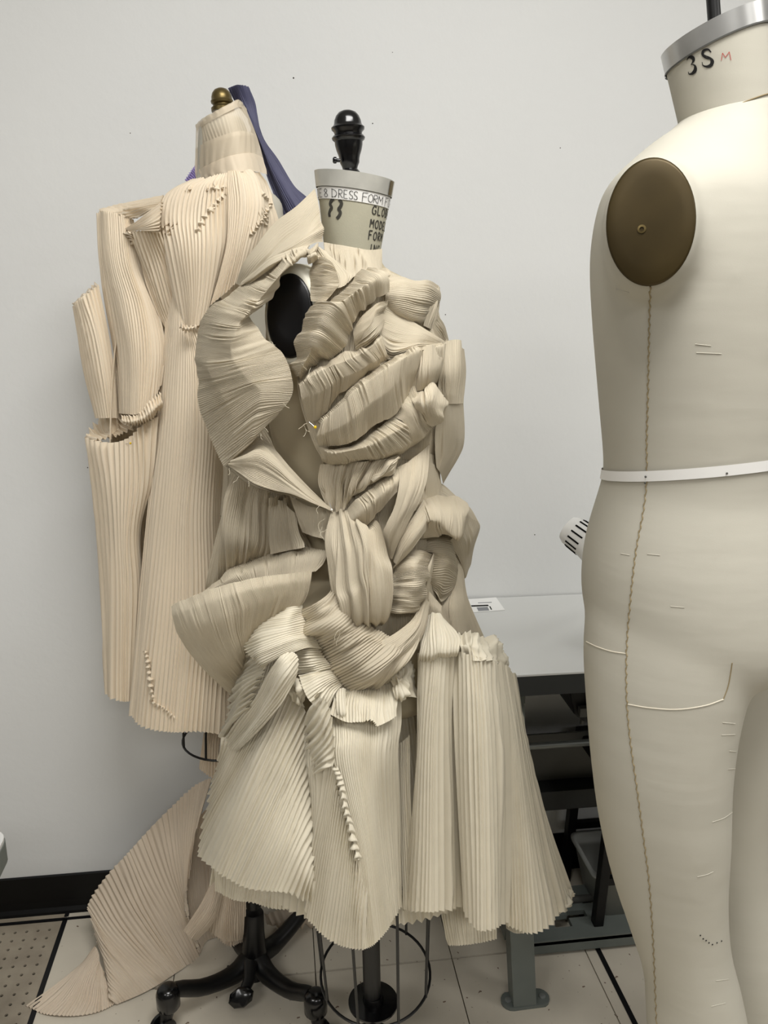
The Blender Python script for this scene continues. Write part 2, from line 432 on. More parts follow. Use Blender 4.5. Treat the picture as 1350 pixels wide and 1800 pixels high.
# ceiling troffers
for i, (x, y) in enumerate(LIGHT_POS):
    t = thing('ceiling_light', ['flat ceiling light panel above the dress forms', 'flat ceiling light panel toward the right wall', 'flat ceiling light panel toward the left wall',
              'flat ceiling light panel behind the camera', 'flat ceiling light panel in the far corner behind the camera'][i], 'light', group='ceiling light panels')
    mb = MB()
    for (dx, dy, sx, sy) in ((0, 0.31, 1.26, 0.02), (0, -0.31, 1.26, 0.02), (0.62, 0, 0.02, 0.6), (-0.62, 0, 0.02, 0.6)): mb.box((x+dx, y+dy, CEIL-0.012), (sx, sy, 0.02))
    mb.build('frame', M_LAMP, t)
    ld = bpy.data.lights.new('panel', 'AREA'); ld.shape = 'RECTANGLE'; ld.size = 1.2; ld.size_y = 0.58; ld.energy = LIGHT_W*(1.4, 0.7, 0.9, 0.9, 0.6)[i]; ld.color = (1.0, 0.985, 0.955)
    lo = bpy.data.objects.new('panel', ld); COL.objects.link(lo); lo.location = (x, y, CEIL-0.02); lo.parent = t

# ------------------------------------------------------------------ sewing table against the wall
ZT = float(on_plane(930, 1048, 1, YW-0.004)[2])               # table top height from its back edge
YT0 = float(on_plane(965, 1184, 2, ZT)[1])                   # front edge
XT0 = X1+2.35*T; XT1 = XT0+1.20
tb = thing('sewing_table', 'grey laminate sewing table with dark edge and green grey steel legs against the wall', 'table', ((XT0+XT1)/2, (YT0+YW)/2, 0))
YB = YW-0.004
mb = MB(); mb.box(((XT0+XT1)/2, (YT0+YB)/2, ZT-0.002), (XT1-XT0, YB-YT0, 0.004)); mb.build('laminate_top', M_LAMIN, tb, bevel=0.001)
mb = MB(); mb.box(((XT0+XT1)/2, (YT0+YB)/2, ZT-0.024), (XT1-XT0-0.002, YB-YT0-0.002, 0.040)); mb.build('edge_band', M_EDGE, tb)
# near leg and foot
lf = on_plane(918, 1760, 2, 0.0)
top_l = np.array([lf[0]-0.03, lf[1]+0.03, ZT-0.044])
def quad_bar(mb, a, b, wx, wy):
    a = np.array(a, float); b = np.array(b, float)
    V = []
    for p in (a, b):
        for sx, sy in ((-1, -1), (1, -1), (1, 1), (-1, 1)): V.append(p+np.array([sx*wx/2, sy*wy/2, 0]))
    mb.add(V, [(0, 3, 2, 1), (4, 5, 6, 7), (0, 1, 5, 4), (1, 2, 6, 5), (2, 3, 7, 6), (3, 0, 4, 7)])
foot_y = float(lf[1])
for i, lx in enumerate((float(lf[0]), float(lf[0])+0.88)):
    for yy, ty in ((foot_y, foot_y+0.05), (YW-0.08, YW-0.1)):
        mb = MB(); quad_bar(mb, (lx, yy, 0.006), (lx-0.05, ty, ZT-0.044), 0.05, 0.04); mb.build('leg', M_STEEL, tb, bevel=0.003)
        # slotted foot plate with bolt
        mb = MB()
        pts = []
        for kk in range(16):
            t = 2*math.pi*kk/16; sx = 0.030 if math.cos(t) > 0 else -0.030
            pts.append((lx+0.006+sx+0.022*math.cos(t), yy+0.022*math.sin(t), 0.0))
        mb.prism(pts, (0, 0, 0.007)); mb.build('foot_plate', M_STEEL, tb, bevel=0.001)
        for sx in (-1, 1):
            mb = MB(); mb.lathe([(0.007, 0), (0.007, 0.002), (0.003, 0.003)], (lx+0.006+sx*0.037, yy, 0.007), (0, 0, 1), n=12); mb.build('bolt', M_PIPE, tb)
    mb = MB(); mb.box((lx-0.046, (foot_y+YW)/2, ZT-0.062), (0.05, YW-foot_y-0.06, 0.034)); mb.build('top_rail', M_STEEL, tb)
    mb = MB(); mb.box((lx-0.012, (foot_y+YW)/2, 0.13), (0.034, YW-foot_y-0.1, 0.036)); mb.build('foot_rail', M_STEEL, tb)
xa, xb = float(lf[0])-0.02, float(lf[0])+0.86
def wall_z(px, py, dy): return float(on_plane(px, py, 1, YW-dy)[2])
z_bar = wall_z(990, 1308, 0.14); z_b2a = wall_z(990, 1388, 0.12); z_b2b = wall_z(990, 1421, 0.12)
mb = MB(); mb.tube([(xa-0.02, YW-0.14, z_bar), (xb, YW-0.14, z_bar)], 0.008, 12); mb.build('support_bar', M_PIPE, tb, True)
mb = MB(); mb.box(((xa+xb)/2, YW-0.075, (z_bar-0.01+z_b2a)/2), (xb-xa, 0.006, z_bar-0.01-z_b2a)); mb.build('back_panel', M_DKSTEEL, tb)
mb = MB(); mb.box(((xa+xb)/2, YW-0.10, (z_b2a+z_b2b)/2), (xb-xa, 0.05, z_b2a-z_b2b)); mb.build('cross_beam', M_EDGE, tb, bevel=0.003)
# oil pan with knee lifter pin under the top
yp = YT0+0.16
pa = on_plane(985, 1222, 1, yp); pb = on_plane(1012, 1270, 1, yp)
xq = float(pa[0])
mb = MB()
pz0 = ZT-0.045; pz1 = float(pb[2])
poly = [(xq, yp, pz0), (xq+0.40, yp, pz0), (xq+0.36, yp, pz1), (xq+0.055, yp, pz1), (xq+0.035, yp, pz1+0.018)]
mb.prism(poly, (0, 0.16, 0)); mb.build('oil_pan', M_BASE, tb, bevel=0.006)
pc = on_plane(1023, 1270, 1, yp+0.03)
mb = MB(); mb.tube([(pc[0], yp+0.03, pz1+0.01), (pc[0], yp+0.03, pz1-0.022)], 0.0045, 10); mb.build('lift_pin', M_DKSTEEL, tb, True)
mb = MB(); mb.tube([(pc[0], yp-0.012, pz0), (pc[0], yp-0.012, pz1+0.03)], 0.005, 10); mb.build('hanger_bolt', M_DKSTEEL, tb, True)
mb = MB(); mb.box((pc[0], yp-0.008, pz1+0.03), (0.05, 0.014, 0.02)); mb.build('hanger_plate', M_DKSTEEL, tb)
# treadle plate with slots
tp = on_plane(985, 1640, 2, 0.035)
mb = MB()
W_, D_ = 0.30, 0.16
cx, cy, cz = float(tp[0])+0.06, float(tp[1])+0.05, 0.04
slots = [(-0.115, -0.07, -0.02, 0.0), (-0.07, -0.03, -0.045, -0.01), (-0.03, 0.015, -0.02, 0.0), (0.02, 0.06, 0.02, 0.035), (-0.06, -0.01, 0.03, 0.045)]
xs = sorted({-W_/2, W_/2, *[s[0] for s in slots], *[s[1] for s in slots]}); ys = sorted({-D_/2, D_/2, *[s[2] for s in slots], *[s[3] for s in slots]})
for a in range(len(xs)-1):
    for b in range(len(ys)-1):
        mx, my = (xs[a]+xs[a+1])/2, (ys[b]+ys[b+1])/2
        if any(s[0] < mx < s[1] and s[2] < my < s[3] for s in slots): continue
        mb.box((cx+mx, cy+my, cz), (xs[a+1]-xs[a], ys[b+1]-ys[b], 0.012))
mb.build('treadle', M_STEEL, tb)
mb = MB(); mb.box((cx, cy-D_/2+0.006, cz-0.012), (W_, 0.012, 0.034)); mb.build('treadle_lip', M_STEEL, tb, bevel=0.003)
mb = MB(); mb.tube([(cx-0.2, cy+0.03, 0.05), (cx+0.5, cy+0.03, 0.05)], 0.009, 10); mb.build('treadle_axle', M_DKSTEEL, tb, True)

# printed sheet on the table
def tabpt(px, py, dz=0.0): return on_plane(px, py, 2, ZT+dz)
A_ = [tabpt(800, 1056), tabpt(872, 1051), tabpt(887.5, 1073), tabpt(806, 1079)]
mb = MB(); mb.prism([p+np.array([0, 0, 0.0006]) for p in A_], (0, 0, 0.0008)); paper = mb.build('paper_sheet', M_PAPER)
tag(paper, 'white printed sheet lying on the grey sewing table', 'paper')
def strip(px_poly, mat, nm):
    mb = MB(); mb.prism([on_plane(x, y, 2, ZT+0.0016) for x, y in px_poly], (0, 0, 0.0004)); mb.build(nm, mat, paper)
strip([(828, 1064.2), (858, 1063.2), (859, 1065.4), (829, 1066.4)], M_INK, 'printed_bar')
strip([(838, 1068), (857, 1067), (860, 1073), (841, 1074)], M_GREY, 'printed_picture')
strip([(860, 1066), (862, 1066), (865, 1071.5), (863, 1071.8)], M_INK, 'printed_bar')
strip([(840, 1059.5), (864, 1058.4), (864.4, 1059.2), (840.4, 1060.3)], M_GREY, 'printed_line')

# desk lamp clamped on the table
lp = thing('desk_lamp', 'white slotted desk lamp on a steel arm beside the tall form', 'lamp', (1.0, 1.2, ZT))
DL = 1.34
s0 = P(1000, 929, DL); s1_ = P(1040, 958, DL-0.03)
axl = s1_-s0; L_ = np.linalg.norm(axl); axl /= L_
rr = 27*zc(s0)/FPX
mb = MB(); mb.lathe([(rr*0.35, -0.006), (rr*0.85, -0.002), (rr, 0.006), (rr*1.08, 0.042), (rr*1.15, 0.052), (rr*1.7, 0.10), (rr*2.2, 0.135), (rr*2.16, 0.135), (rr*1.65, 0.10), (rr*0.9, 0.05)], s0, axl, n=40)
mb.build('lamp_shade', M_LAMP, lp, True)
un = np.cross(axl, ZUP); un /= np.linalg.norm(un); wn = np.cross(axl, un)
toc = CAM-s0; toc -= axl*(toc @ axl); base_ang = math.atan2(toc @ wn, toc @ un)
for kk in range(-5, 6):
    a = base_ang+kk*math.radians(24)
    nrm = un*math.cos(a)+wn*math.sin(a); tg = np.cross(axl, nrm)
    c = s0+axl*0.026+nrm*(rr*1.055)
    mb = MB(); mb.box(c, (0.024, 0.0028, 0.0016), (axl+nrm*0.05, tg, nrm)); mb.build('vent_slot', M_VOID, lp)
e0 = s0+axl*0.075
arm1 = P(1062, 890, DL+0.02); arm2 = P(1130, 1010, DL+0.03); cl = tabpt(1120, 1075)
for off in (-0.007, 0.007):
    mb = MB(); o_ = np.array([0, off, 0])
    mb.tube([e0+o_+np.array([0.0, 0, 0.012]), arm1+o_, arm2+o_], 0.004, 8); mb.build('arm', M_ALU, lp, True)
    mb = MB(); mb.tube([arm2+o_, cl+np.array([0, off, 0.05])], 0.004, 8); mb.build('arm', M_ALU, lp, True)
mb = MB(); mb.lathe([(0.014, -0.012), (0.014, 0.012)], arm1, (0, 1, 0), n=16); mb.build('knuckle', M_DKSTEEL, lp, True)
mb = MB(); mb.lathe([(0.035, 0.0005), (0.033, 0.012), (0.012, 0.018), (0.010, 0.07)], cl, (0, 0, 1), n=24); mb.build('clamp_base', M_DKSTEEL, lp, True)
lp['base'] = [float(x) for x in cl]

# dark stand leg and storage bin under the table
st = thing('stool', 'black metal stool tucked under the sewing table beside the grey bin', 'stool', (0, 0, 0))
f0 = on_plane(1046, 1652, 2, 0.0)
xs_, ys_ = float(f0[0]), float(f0[1])
for dx, dy in ((0, 0), (0.30, 0), (0, 0.2), (0.30, 0.2)):
    mb = MB(); quad_bar(mb, (xs_+dx, ys_+dy, 0.0), (xs_+dx+(0.012 if dx == 0 else -0.012), ys_+dy+0.0, 0.40), 0.022, 0.022); mb.build('leg', M_BASE, st, bevel=0.002)
for yy in (ys_, ys_+0.2):
    mb = MB(); mb.box((xs_+0.15, yy, 0.16), (0.28, 0.014, 0.018)); mb.build('stretcher', M_BASE, st)
mb = MB(); mb.box((xs_+0.155, ys_+0.1, 0.41), (0.30, 0.24, 0.03)); mb.build('seat', M_BASE, st, bevel=0.008)
st['base'] = [xs_+0.15, ys_+0.1, 0.0]
bn = thing('storage_bin', 'grey plastic storage bin on the floor behind the black stool leg', 'bin', (0, 0, 0))
b0 = on_plane(1066, 1655, 2, 0.0)
bx, by, bw, bd, bh = float(b0[0])+0.005, float(b0[1])+0.03, 0.26, 0.13, 0.155
def bin_ring(z, ins):
    sl = -0.035*(z/bh)
    x0, x1, y0, y1 = bx+sl+ins, bx+bw-sl-ins, by+sl*0.3+ins, by+bd-sl*0.3-ins; r = 0.02
    pts = []
    for (cx_, cy_, a0) in ((x1-r, y1-r, 0), (x0+r, y1-r, 90), (x0+r, y0+r, 180), (x1-r, y0+r, 270)):
        for kk in range(5):
            a = math.radians(a0+kk*22.5); pts.append((cx_+r*math.cos(a), cy_+r*math.sin(a), z))
    return pts
rings = [bin_ring(0.0, 0.012), bin_ring(0.012, 0.0), bin_ring(bh, 0.0), bin_ring(bh, -0.006), bin_ring(bh+0.008, -0.006), bin_ring(bh+0.008, 0.004), bin_ring(0.014, 0.005)]
V = [p for r in rings for p in r]; F = [tuple(range(19, -1, -1))]
for i in range(len(rings)-1):
    for kk in range(20): F.append((i*20+kk, i*20+(kk+1) % 20, (i+1)*20+(kk+1) % 20, (i+1)*20+kk))
F.append(tuple((len(rings)-1)*20+kk for kk in range(20)))
mesh_py('tub', V, F, bn, M_BIN, True)
bn['base'] = [bx+bw/2, by+bd/2, 0.0]
mb = MB(); mb.prism([(bx+0.06, by+0.02, 0.016), (bx+0.20, by+0.02, 0.016), (bx+0.24, by+0.02, 0.20), (bx+0.02, by+0.02, 0.20)], (0, 0.07, 0)); cb = mb.build('cardboard_box', M_CARD)
tag(cb, 'brown cardboard box standing inside the grey bin', 'box')

# grey corner of another table at the left edge
sd = thing('side_table', 'grey rounded table corner at the left edge above the baseboard', 'table', (0, 0, 0))
DS = 1.16
e1 = P(9, 1470, DS); e2 = P(9, 1512, DS)
xe, ye, ze = float(e1[0]), float(e1[1]), float(e1[2])
th_ = 0.05
def rrect(x0, x1, y0, y1, r, z):
    pts = []
    for (cx_, cy_, a0) in ((x1-r, y1-r, 0), (x0+r, y1-r, 90), (x0+r, y0+r, 180), (x1-r, y0+r, 270)):
        for kk in range(7):
            a = math.radians(a0+kk*15); pts.append((cx_+r*math.cos(a), cy_+r*math.sin(a), z))
    return pts
mb = MB(); mb.prism(rrect(xe-0.6, xe, ye-0.62, ye+0.02, 0.03, ze-0.008), (0, 0, 0.008)); mb.build('laminate_top', M_LAMIN, sd, bevel=0.002)
mb = MB(); mb.prism(rrect(xe-0.599, xe+0.001, ye-0.619, ye+0.021, 0.03, ze-0.045), (0, 0, 0.037)); mb.build('apron', M_STEEL, sd)
for dx, dy in ((-0.52, -0.55), (-0.10, -0.55), (-0.52, -0.05), (-0.10, -0.05)):
    mb = MB(); quad_bar(mb, (xe+dx-0.04, ye+dy, 0), (xe+dx-0.04, ye+dy, ze-0.045), 0.03, 0.03); mb.build('leg', M_STEEL, sd)
sd['base'] = [xe-0.3, ye-0.3, 0.0]

# ------------------------------------------------------------------ tall suspended body form on the right
bf = thing('body_form', 'tall off-white canvas body form with legs and bronze arm plate, stamped 38', 'dress form', (0, 0, 0))
DR = 1.02
AL = math.radians(50)                                         # visible side points this far from image left toward the camera
LAT = -SIDE*math.cos(AL) - HEAD*math.sin(AL)                  # towards the visible arm
BAK = SIDE*math.sin(AL) - HEAD*math.cos(AL)                   # towards the back
def sec(px, py, a, b, tilt=0.0, dD=0.0):
    c = P(px, py, DR+dD)
    return (c, LAT*a+ZUP*(-tilt*a), BAK*b)
torso = [sec(1305, 150, .030, .030), sec(1300, 172, .040, .044), sec(1288, 200, .052, .054), sec(1278, 225, .064, .062), sec(1270, 250, .100, .070), sec(1260, 285, .132, .086), sec(1253, 320, .162, .101), sec(1247, 360, .178, .114), sec(1242, 450, .182, .126),
         sec(1242, 560, .178, .128), sec(1240, 700, .166, .124), sec(1238, 820, .156, .120), sec(1234, 860, .158, .124),
         sec(1228, 950, .170, .142), sec(1230, 1030, .176, .152), sec(1236, 1088, .172, .150), sec(1242, 1132, .15, .13), sec(1246, 1158, .07, .07)]
tmp = []
tmp.append(loft('tmp', torso, None, M_LINEN, n=56, sub=5))
def leg(sgn):
    out = []
    for (px, py, r, rb, off, bk) in [(1224, 960, .070, .090, .076, .0), (1218, 1040, .084, .106, .083, .0), (1213, 1120, .087, .108, .090, .0), (1211, 1210, .083, .099, .098, -.002), (1213, 1300, .080, .093, .102, -.004),
                              (1222, 1400, .076, .089, .102, -.008), (1234, 1500, .069, .080, .100, -.012), (1248, 1590, .062, .071, .098, -.010), (1260, 1660, .061, .070, .097, -.004),
                              (1260, 1740, .062, .076, .096, .004), (1260, 1830, .061, .075, .095, .008), (1260, 1960, .052, .060, .095, .004)]:
        c = P(px, py, DR); out.append((c+LAT*(sgn*off)+BAK*bk, LAT*r, BAK*rb))
    c = out[-1][0].copy()
    for z, r in ((0.20, .046), (0.09, .036), (0.0, .036)):
        if z < c[2]-0.04: out.append((np.array([c[0], c[1], z]), LAT*r, BAK*(r*1.15)))
    return out
# arm plate
nn = -SIDE*0.33-HEAD*0.92+ZUP*0.08; nn /= np.linalg.norm(nn)
ctr = P(1143, 391, DR-0.175)
zz = zc(ctr)
ra = 73*zz/FPX/0.97; rb_ = 105*zz/FPX/0.97
ux = np.cross(ZUP, nn); ux /= np.linalg.norm(ux); uz = np.cross(nn, ux)
tw = math.radians(6); ux, uz = ux*math.cos(tw)+uz*math.sin(tw), uz*math.cos(tw)-ux*math.sin(tw)
def disc_mesh(c, rx, ry, depth, dome, n=64, egg=0.0):
    V = [c+nn*dome]; F = []
    prof = [(0.35, dome*0.95), (0.7, dome*0.7), (0.95, dome*0.3), (1.0, 0), (1.0, -depth)]
    for s, h in prof:
        for kk in range(n):
            a = 2*math.pi*kk/n
            V.append(c+ux*(rx*s*math.cos(a)*(1-egg*math.sin(a)))+uz*(ry*s*math.sin(a))+nn*h)
    for kk in range(n): F.append((0, 1+kk, 1+(kk+1) % n))
    for i in range(len(prof)-1):
        for kk in range(n): F.append((1+i*n+kk, 1+(i+1)*n+kk, 1+(i+1)*n+(kk+1) % n, 1+i*n+(kk+1) % n))
    return V, F
# cap of canvas that carries the plate
secs = []
inner = P(1262, 400, DR)
for s, kx in ((-0.001, 1.0), (-0.004, 1.07), (-0.03, 1.16), (-0.07, 1.25), (-0.12, 1.28), (-0.18, 1.0)):
    secs.append((ctr+nn*s, ux*(ra*kx), uz*(rb_*kx)))
tmp.append(loft('tmp', secs, None, M_LINEN, n=56, sub=4))
tmp.append(loft('tmp', leg(1), None, M_LINEN, n=40, sub=5)); tmp.append(loft('tmp', leg(-1), None, M_LINEN, n=40, sub=5))
def remeshed(name, objs, parent, mat, vox=0.006, smooth_it=10):
    bm = bmesh.new()
    for o in objs: bm.from_mesh(o.data)
    me = bpy.data.meshes.new('joined'); bm.to_mesh(me); bm.free()
    o = bpy.data.objects.new('joined', me); COL.objects.link(o)
    md = o.modifiers.new('r', 'REMESH'); md.mode = 'VOXEL'; md.voxel_size = vox
    ms = o.modifiers.new('s', 'SMOOTH'); ms.factor = 0.5; ms.iterations = smooth_it
    dg = bpy.context.evaluated_depsgraph_get(); dg.update()
    new = bpy.data.meshes.new_from_object(o.evaluated_get(dg)); new.name = name
    bpy.data.objects.remove(o)
    for t_ in objs: bpy.data.objects.remove(t_)
    new.materials.clear()
    return link(name, new, parent, mat, True)
body = remeshed('body', tmp, bf, M_LINEN, 0.006, 40)
bm = bmesh.new(); bm.from_mesh(body.data); BVH = BVHTree.FromBMesh(bm); bm.free()
def hit(px, py, bvh=None, lift=0.0):
    d = ray(px, py); d = d/np.linalg.norm(d)
    h = (bvh or BVH).ray_cast(Vector(CAM), Vector(d))
    if h[0] is None: return None, None
    nrm = np.array(h[1]);
    if nrm @ d > 0: nrm = -nrm
    return np.array(h[0])+nrm*lift, nrm
def spline_px(pts, m):
    pts = np.array(pts, float); L = np.concatenate([[0], np.cumsum(np.linalg.norm(np.diff(pts, axis=0), axis=1))])
    return cubic(pts, L/L[-1], np.linspace(0, 1, m))
# gentle cloth wrinkles are in the material; seams as real cords
seam_px = [(1143, 503), (1141, 600), (1139, 700), (1137, 780), (1137, 846), (1131, 900), (1118, 970), (1108, 1060), (1102, 1140), (1102, 1230), (1108, 1300), (1119, 1380), (1131, 1470), (1141, 1550), (1148, 1650), (1154, 1790), (1156, 1850)]
S = spline_px(seam_px, 420)
pts = []
for i, (x, y) in enumerate(S):
    p, n_ = hit(x+1.1*math.sin(i*1.25), y, lift=0.0006)
    if p is not None: pts.append(p)
mb = MB(); mb.tube(pts, [0.0008+0.0004*math.sin(i*2.5) for i in range(len(pts))], 6); mb.build('side_seam', M_THREAD, bf, True)
def cord(nm, pl, r, mat, m=40, par=bf):
    ps = []
    for x, y in spline_px(pl, m):
        p, n_ = hit(x, y, lift=r*0.35)
        if p is not None: ps.append(p)
    mb = MB(); mb.tube(ps, r, 6); return mb.build(nm, mat, par, True)
cord('hip_piping', [(1031, 1128), (1050, 1137), (1075, 1145), (1101, 1149)], 0.0008, M_PIPING)
cord('seat_piping', [(1104, 1238), (1140, 1244), (1190, 1247), (1240, 1240), (1272, 1229)], 0.0008, M_PIPING)
cord('seat_seam', [(1271, 1230), (1280, 1205), (1287, 1165)], 0.0007, M_THREAD)
cord('neck_seam', [(1199, 225), (1225, 205), (1260, 184), (1300, 164), (1349, 150)], 0.0008, M_THREAD) if False else None
# creases of the canvas
for a in [[(1270, 1270), (1292, 1272)], [(1268, 1292), (1292, 1291)], [(1282, 1320), (1294, 1321)], [(1280, 1352), (1294, 1351)], [(1252, 1445), (1272, 1438), (1287, 1428)],
          [(1226, 1541), (1243, 1537), (1254, 1532)], [(1258, 1724), (1281, 1721)], [(1250, 1769), (1275, 1763)], [(1179, 1066), (1203, 1068)], [(1138, 974), (1160, 976)], [(1091, 973), (1107, 976)], [(1222, 605), (1250, 608)], [(1224, 620), (1268, 622)], [(1083, 508), (1106, 514)]]:
    cord('crease', a, 0.0005, M_LINEN, 14)
for a in [(1231, 1644), (1236, 1650), (1241, 1653), (1246, 1657), (1252, 1660), (1260, 1657), (1268, 1654)]:
    p, n_ = hit(a[0], a[1], lift=0.0003)
    if p is not None: mb = MB(); mb.lathe([(0.0012, 0), (0.0008, 0.0006)], p, n_, n=6); mb.build('ink_dot', M_INK, bf)
# waist tape: a ring round the body in the plane its visible edge lies in
wp = [hit(x, y)[0] for x, y in ((1072, 836), (1180, 835), (1345, 819))]
pn_ = np.cross(wp[1]-wp[0], wp[2]-wp[0]); pn_ /= np.linalg.norm(pn_); pn_ *= np.sign(pn_[2])
axc = P(1238, 836, DR); axc = axc-pn_*((axc-wp[1]) @ pn_)
t1 = SIDE-pn_*(SIDE @ pn_); t1 /= np.linalg.norm(t1); t2 = np.cross(pn_, t1)
V = []; nr = 96
for i in range(nr):
    a = 2*math.pi*i/nr; d = t1*math.cos(a)+t2*math.sin(a)
    for sgn in (1, -1):
        c = axc+pn_*(sgn*0.0062)
        h = BVH.ray_cast(Vector(c+d*0.6), Vector(-d))
        V.append(np.array(h[0])+d*0.0022)
mesh_py('waist_tape', V, [(2*i, 2*((i+1) % nr), 2*((i+1) % nr)+1, 2*i+1) for i in range(nr)], bf, M_TAPE, True)
for x, y in ((1137, 837), (1136, 848), (1276, 831)):
    p, n_ = hit(x, y, lift=0.0026); mb = MB(); mb.lathe([(0.0014, 0), (0.0009, 0.001)], p, n_, n=8); mb.build('tape_pin', M_DKSTEEL, bf)
V, F = disc_mesh(ctr, ra, rb_, 0.004, 0.004, egg=0.0); plate = mesh_py('arm_plate', V, F, bf, M_BRONZE, True)
mb = MB(); pc_ = ctr+nn*0.004+uz*(-0.006)-ux*0.008
mb.lathe([(0.0042, -0.001), (0.0042, 0.0008), (0.0022, 0.0010), (0.0020, -0.002)], pc_, nn, n=18); mb.build('screw', M_BRASS, plate, True)
# neck and metal cap
NA = P(1283, 222, DR); NB = P(1262, 95, DR)
up_n = NB-NA; Ln = np.linalg.norm(up_n); up_n /= Ln
e1 = SIDE*0.94+ZUP*0.36-HEAD*0.05; e1 -= up_n*(e1 @ up_n)*0.0; e1 /= np.linalg.norm(e1)
rN = lambda px: px*zc(NB)/FPX
e2 = -HEAD*0.98+ZUP*0.12; e2 /= np.linalg.norm(e2)
def neck_pt(phi, y, lift=0.0):
    """y: image row through the neck axis; phi 0 faces the camera"""
    t = np.clip((222-y)/127.0, -0.6, 2)
    px = 1283+(1262-1283)*t
    c = P(px, y, DR); hw = rN(80+6*t)+lift
    return c+e1*(hw*math.sin(phi))+e2*(hw*math.cos(phi)*0.92)
def neck_band(nm, y0, y1, m, lift, mat, n=64, cap=False, par=bf, phi0=0, phi1=2*math.pi):
    V = []; F = []
    full = abs(phi1-phi0-2*math.pi) < 1e-6
    for i in range(m+1):
        y = y0+(y1-y0)*i/m
        for kk in range(n if full else n+1):
            V.append(neck_pt(phi0+(phi1-phi0)*kk/n, y, lift))
    w = n if full else n+1
    for i in range(m):
        for kk in range(n):
            k2 = (kk+1) % w if full else kk+1
            F.append((i*w+kk, i*w+k2, (i+1)*w+k2, (i+1)*w+kk))
    if cap: F.append(tuple(m*w+kk for kk in range(w)))
    return mesh_py(nm, V, F, par, mat, True)
nk = neck_band('neck', 262, 88, 10, 0.0, M_LINEN)
cp = neck_band('neck_cap', 90, 55, 2, 0.0016, M_ALU, cap=True); cp.data.set_sharp_from_angle(angle=math.radians(40))
neck_band('cap_rim', 92, 89, 1, 0.0024, M_DKSTEEL)
rod0 = P(1257, 52, DR); rod1 = P(1254, 10, DR); dr_ = rod1-rod0; dr_ /= np.linalg.norm(dr_)
mb = MB(); mb.tube([rod0-dr_*0.02, rod0+dr_*(CEIL-0.002-rod0[2])/dr_[2]], 0.0073, 16); mb.build('hanging_rod', M_BLACK, bf, True)
# seam at the foot of the neck
pts = [neck_pt(math.radians(a), 205, 0.0006) for a in range(-110, 111, 5)]
mb = MB(); mb.tube(pts, 0.0008, 6); mb.build('neck_seam', M_THREAD, bf, True)

# lettering made of flat strokes laid on a surface: f(u,v) -> point
def strokes(nm, polys, f, width, mat, parent, thick=0.0006):
    """polys: [(points in letter space, width factor)]; drawn as thin ribbons"""
    mb = MB()
    for pl, wf in polys:
        m = max(2, len(pl)*5)
        Sx = spline_px(pl, m) if len(pl) > 2 else np.array([np.array(pl[0])+(np.array(pl[1])-np.array(pl[0]))*t for t in np.linspace(0, 1, 6)])
        d = np.gradient(Sx, axis=0); d /= np.linalg.norm(d, axis=1, keepdims=True)+1e-9
        nx = np.stack([-d[:, 1], d[:, 0]], 1)
        ws = np.array([width*(wf if not callable(wf) else wf(i/(len(Sx)-1)))/2 for i in range(len(Sx))])[:, None]
        Lp, Rp = Sx+nx*ws, Sx-nx*ws
        V = [f(a[0], a[1]) for a in Lp]+[f(a[0], a[1]) for a in Rp]; k_ = len(Sx)
        mb.add(V, [(i, i+1, k_+i+1, k_+i) for i in range(k_-1)])
    return mesh_py(nm, mb.v, mb.f, parent, mat)
# "38" stencil and red M on the neck: letter space is pixels in the photo
def neck_px(x, y):
    # find phi and axis row whose projection lands near the pixel
    best = None
    phi = 0.0; yy = y
    for _ in range(12):
        p = neck_pt(phi, yy, 0.0007); d = p-CAM; zz_ = d @ FWD
        qx = 675+FPX*(d @ RGT)/zz_; qy = 900-FPX*(d @ UP)/zz_
        hw = 86.0
        phi += max(-0.3, min(0.3, (x-qx)/max(25, hw*math.cos(phi)))); yy += (y-qy)
    return neck_pt(phi, yy, 0.0007)
fat = lambda t: 0.35+1.5*math.sin(math.pi*t)**2
strokes('size_mark', [([(1207, 106), (1211, 101), (1217, 101), (1219, 106), (1215, 113)], fat), ([(1214, 113), (1221, 115), (1222, 123), (1217, 129), (1211, 130), (1210, 126)], fat),
                      ([(1250, 92), (1245, 87), (1237, 89), (1235, 95), (1240, 101), (1248, 104)], lambda t: 0.5+0.9*math.sin(math.pi*t)), ([(1236, 96), (1246, 101), (1252, 107), (1250, 114), (1243, 117), (1236, 115), (1234, 109)], fat)], neck_px, 3.4, M_INK, nk)
strokes('size_letter', [([(1268, 106), (1270, 93)], 1), ([(1270, 93), (1275, 101)], 1), ([(1275, 101), (1282, 91)], 1), ([(1282, 91), (1285, 106)], 1)], neck_px, 1.1, M_RED, nk)

# ------------------------------------------------------------------ middle dress form
DM = 1.22
mf = thing('dress_form', 'size 8 grey canvas dress form with black finial, in the middle under the ruffled dress', 'dress form', P(655, 1869, DM))
def msec(px, py, hw, ratio=0.72, D=DM):
    c = P(px, py, D); w = hw*zc(c)/FPX
    return (c, SIDE*w, HEAD*(w*ratio))
tors = [msec(618, 440, 50, .9), msec(614, 468, 62, .85), msec(608, 490, 105, .7), msec(606, 520, 132, .66), msec(610, 580, 142, .66), msec(616, 660, 148, .62), msec(622, 760, 146, .62), msec(628, 870, 116, .66),
        msec(632, 960, 108, .8), msec(636, 1050, 134, .84), msec(640, 1140, 142, .86), msec(642, 1210, 138, .86)]
loft('torso', tors, mf, M_TORSO, n=48, sub=5)
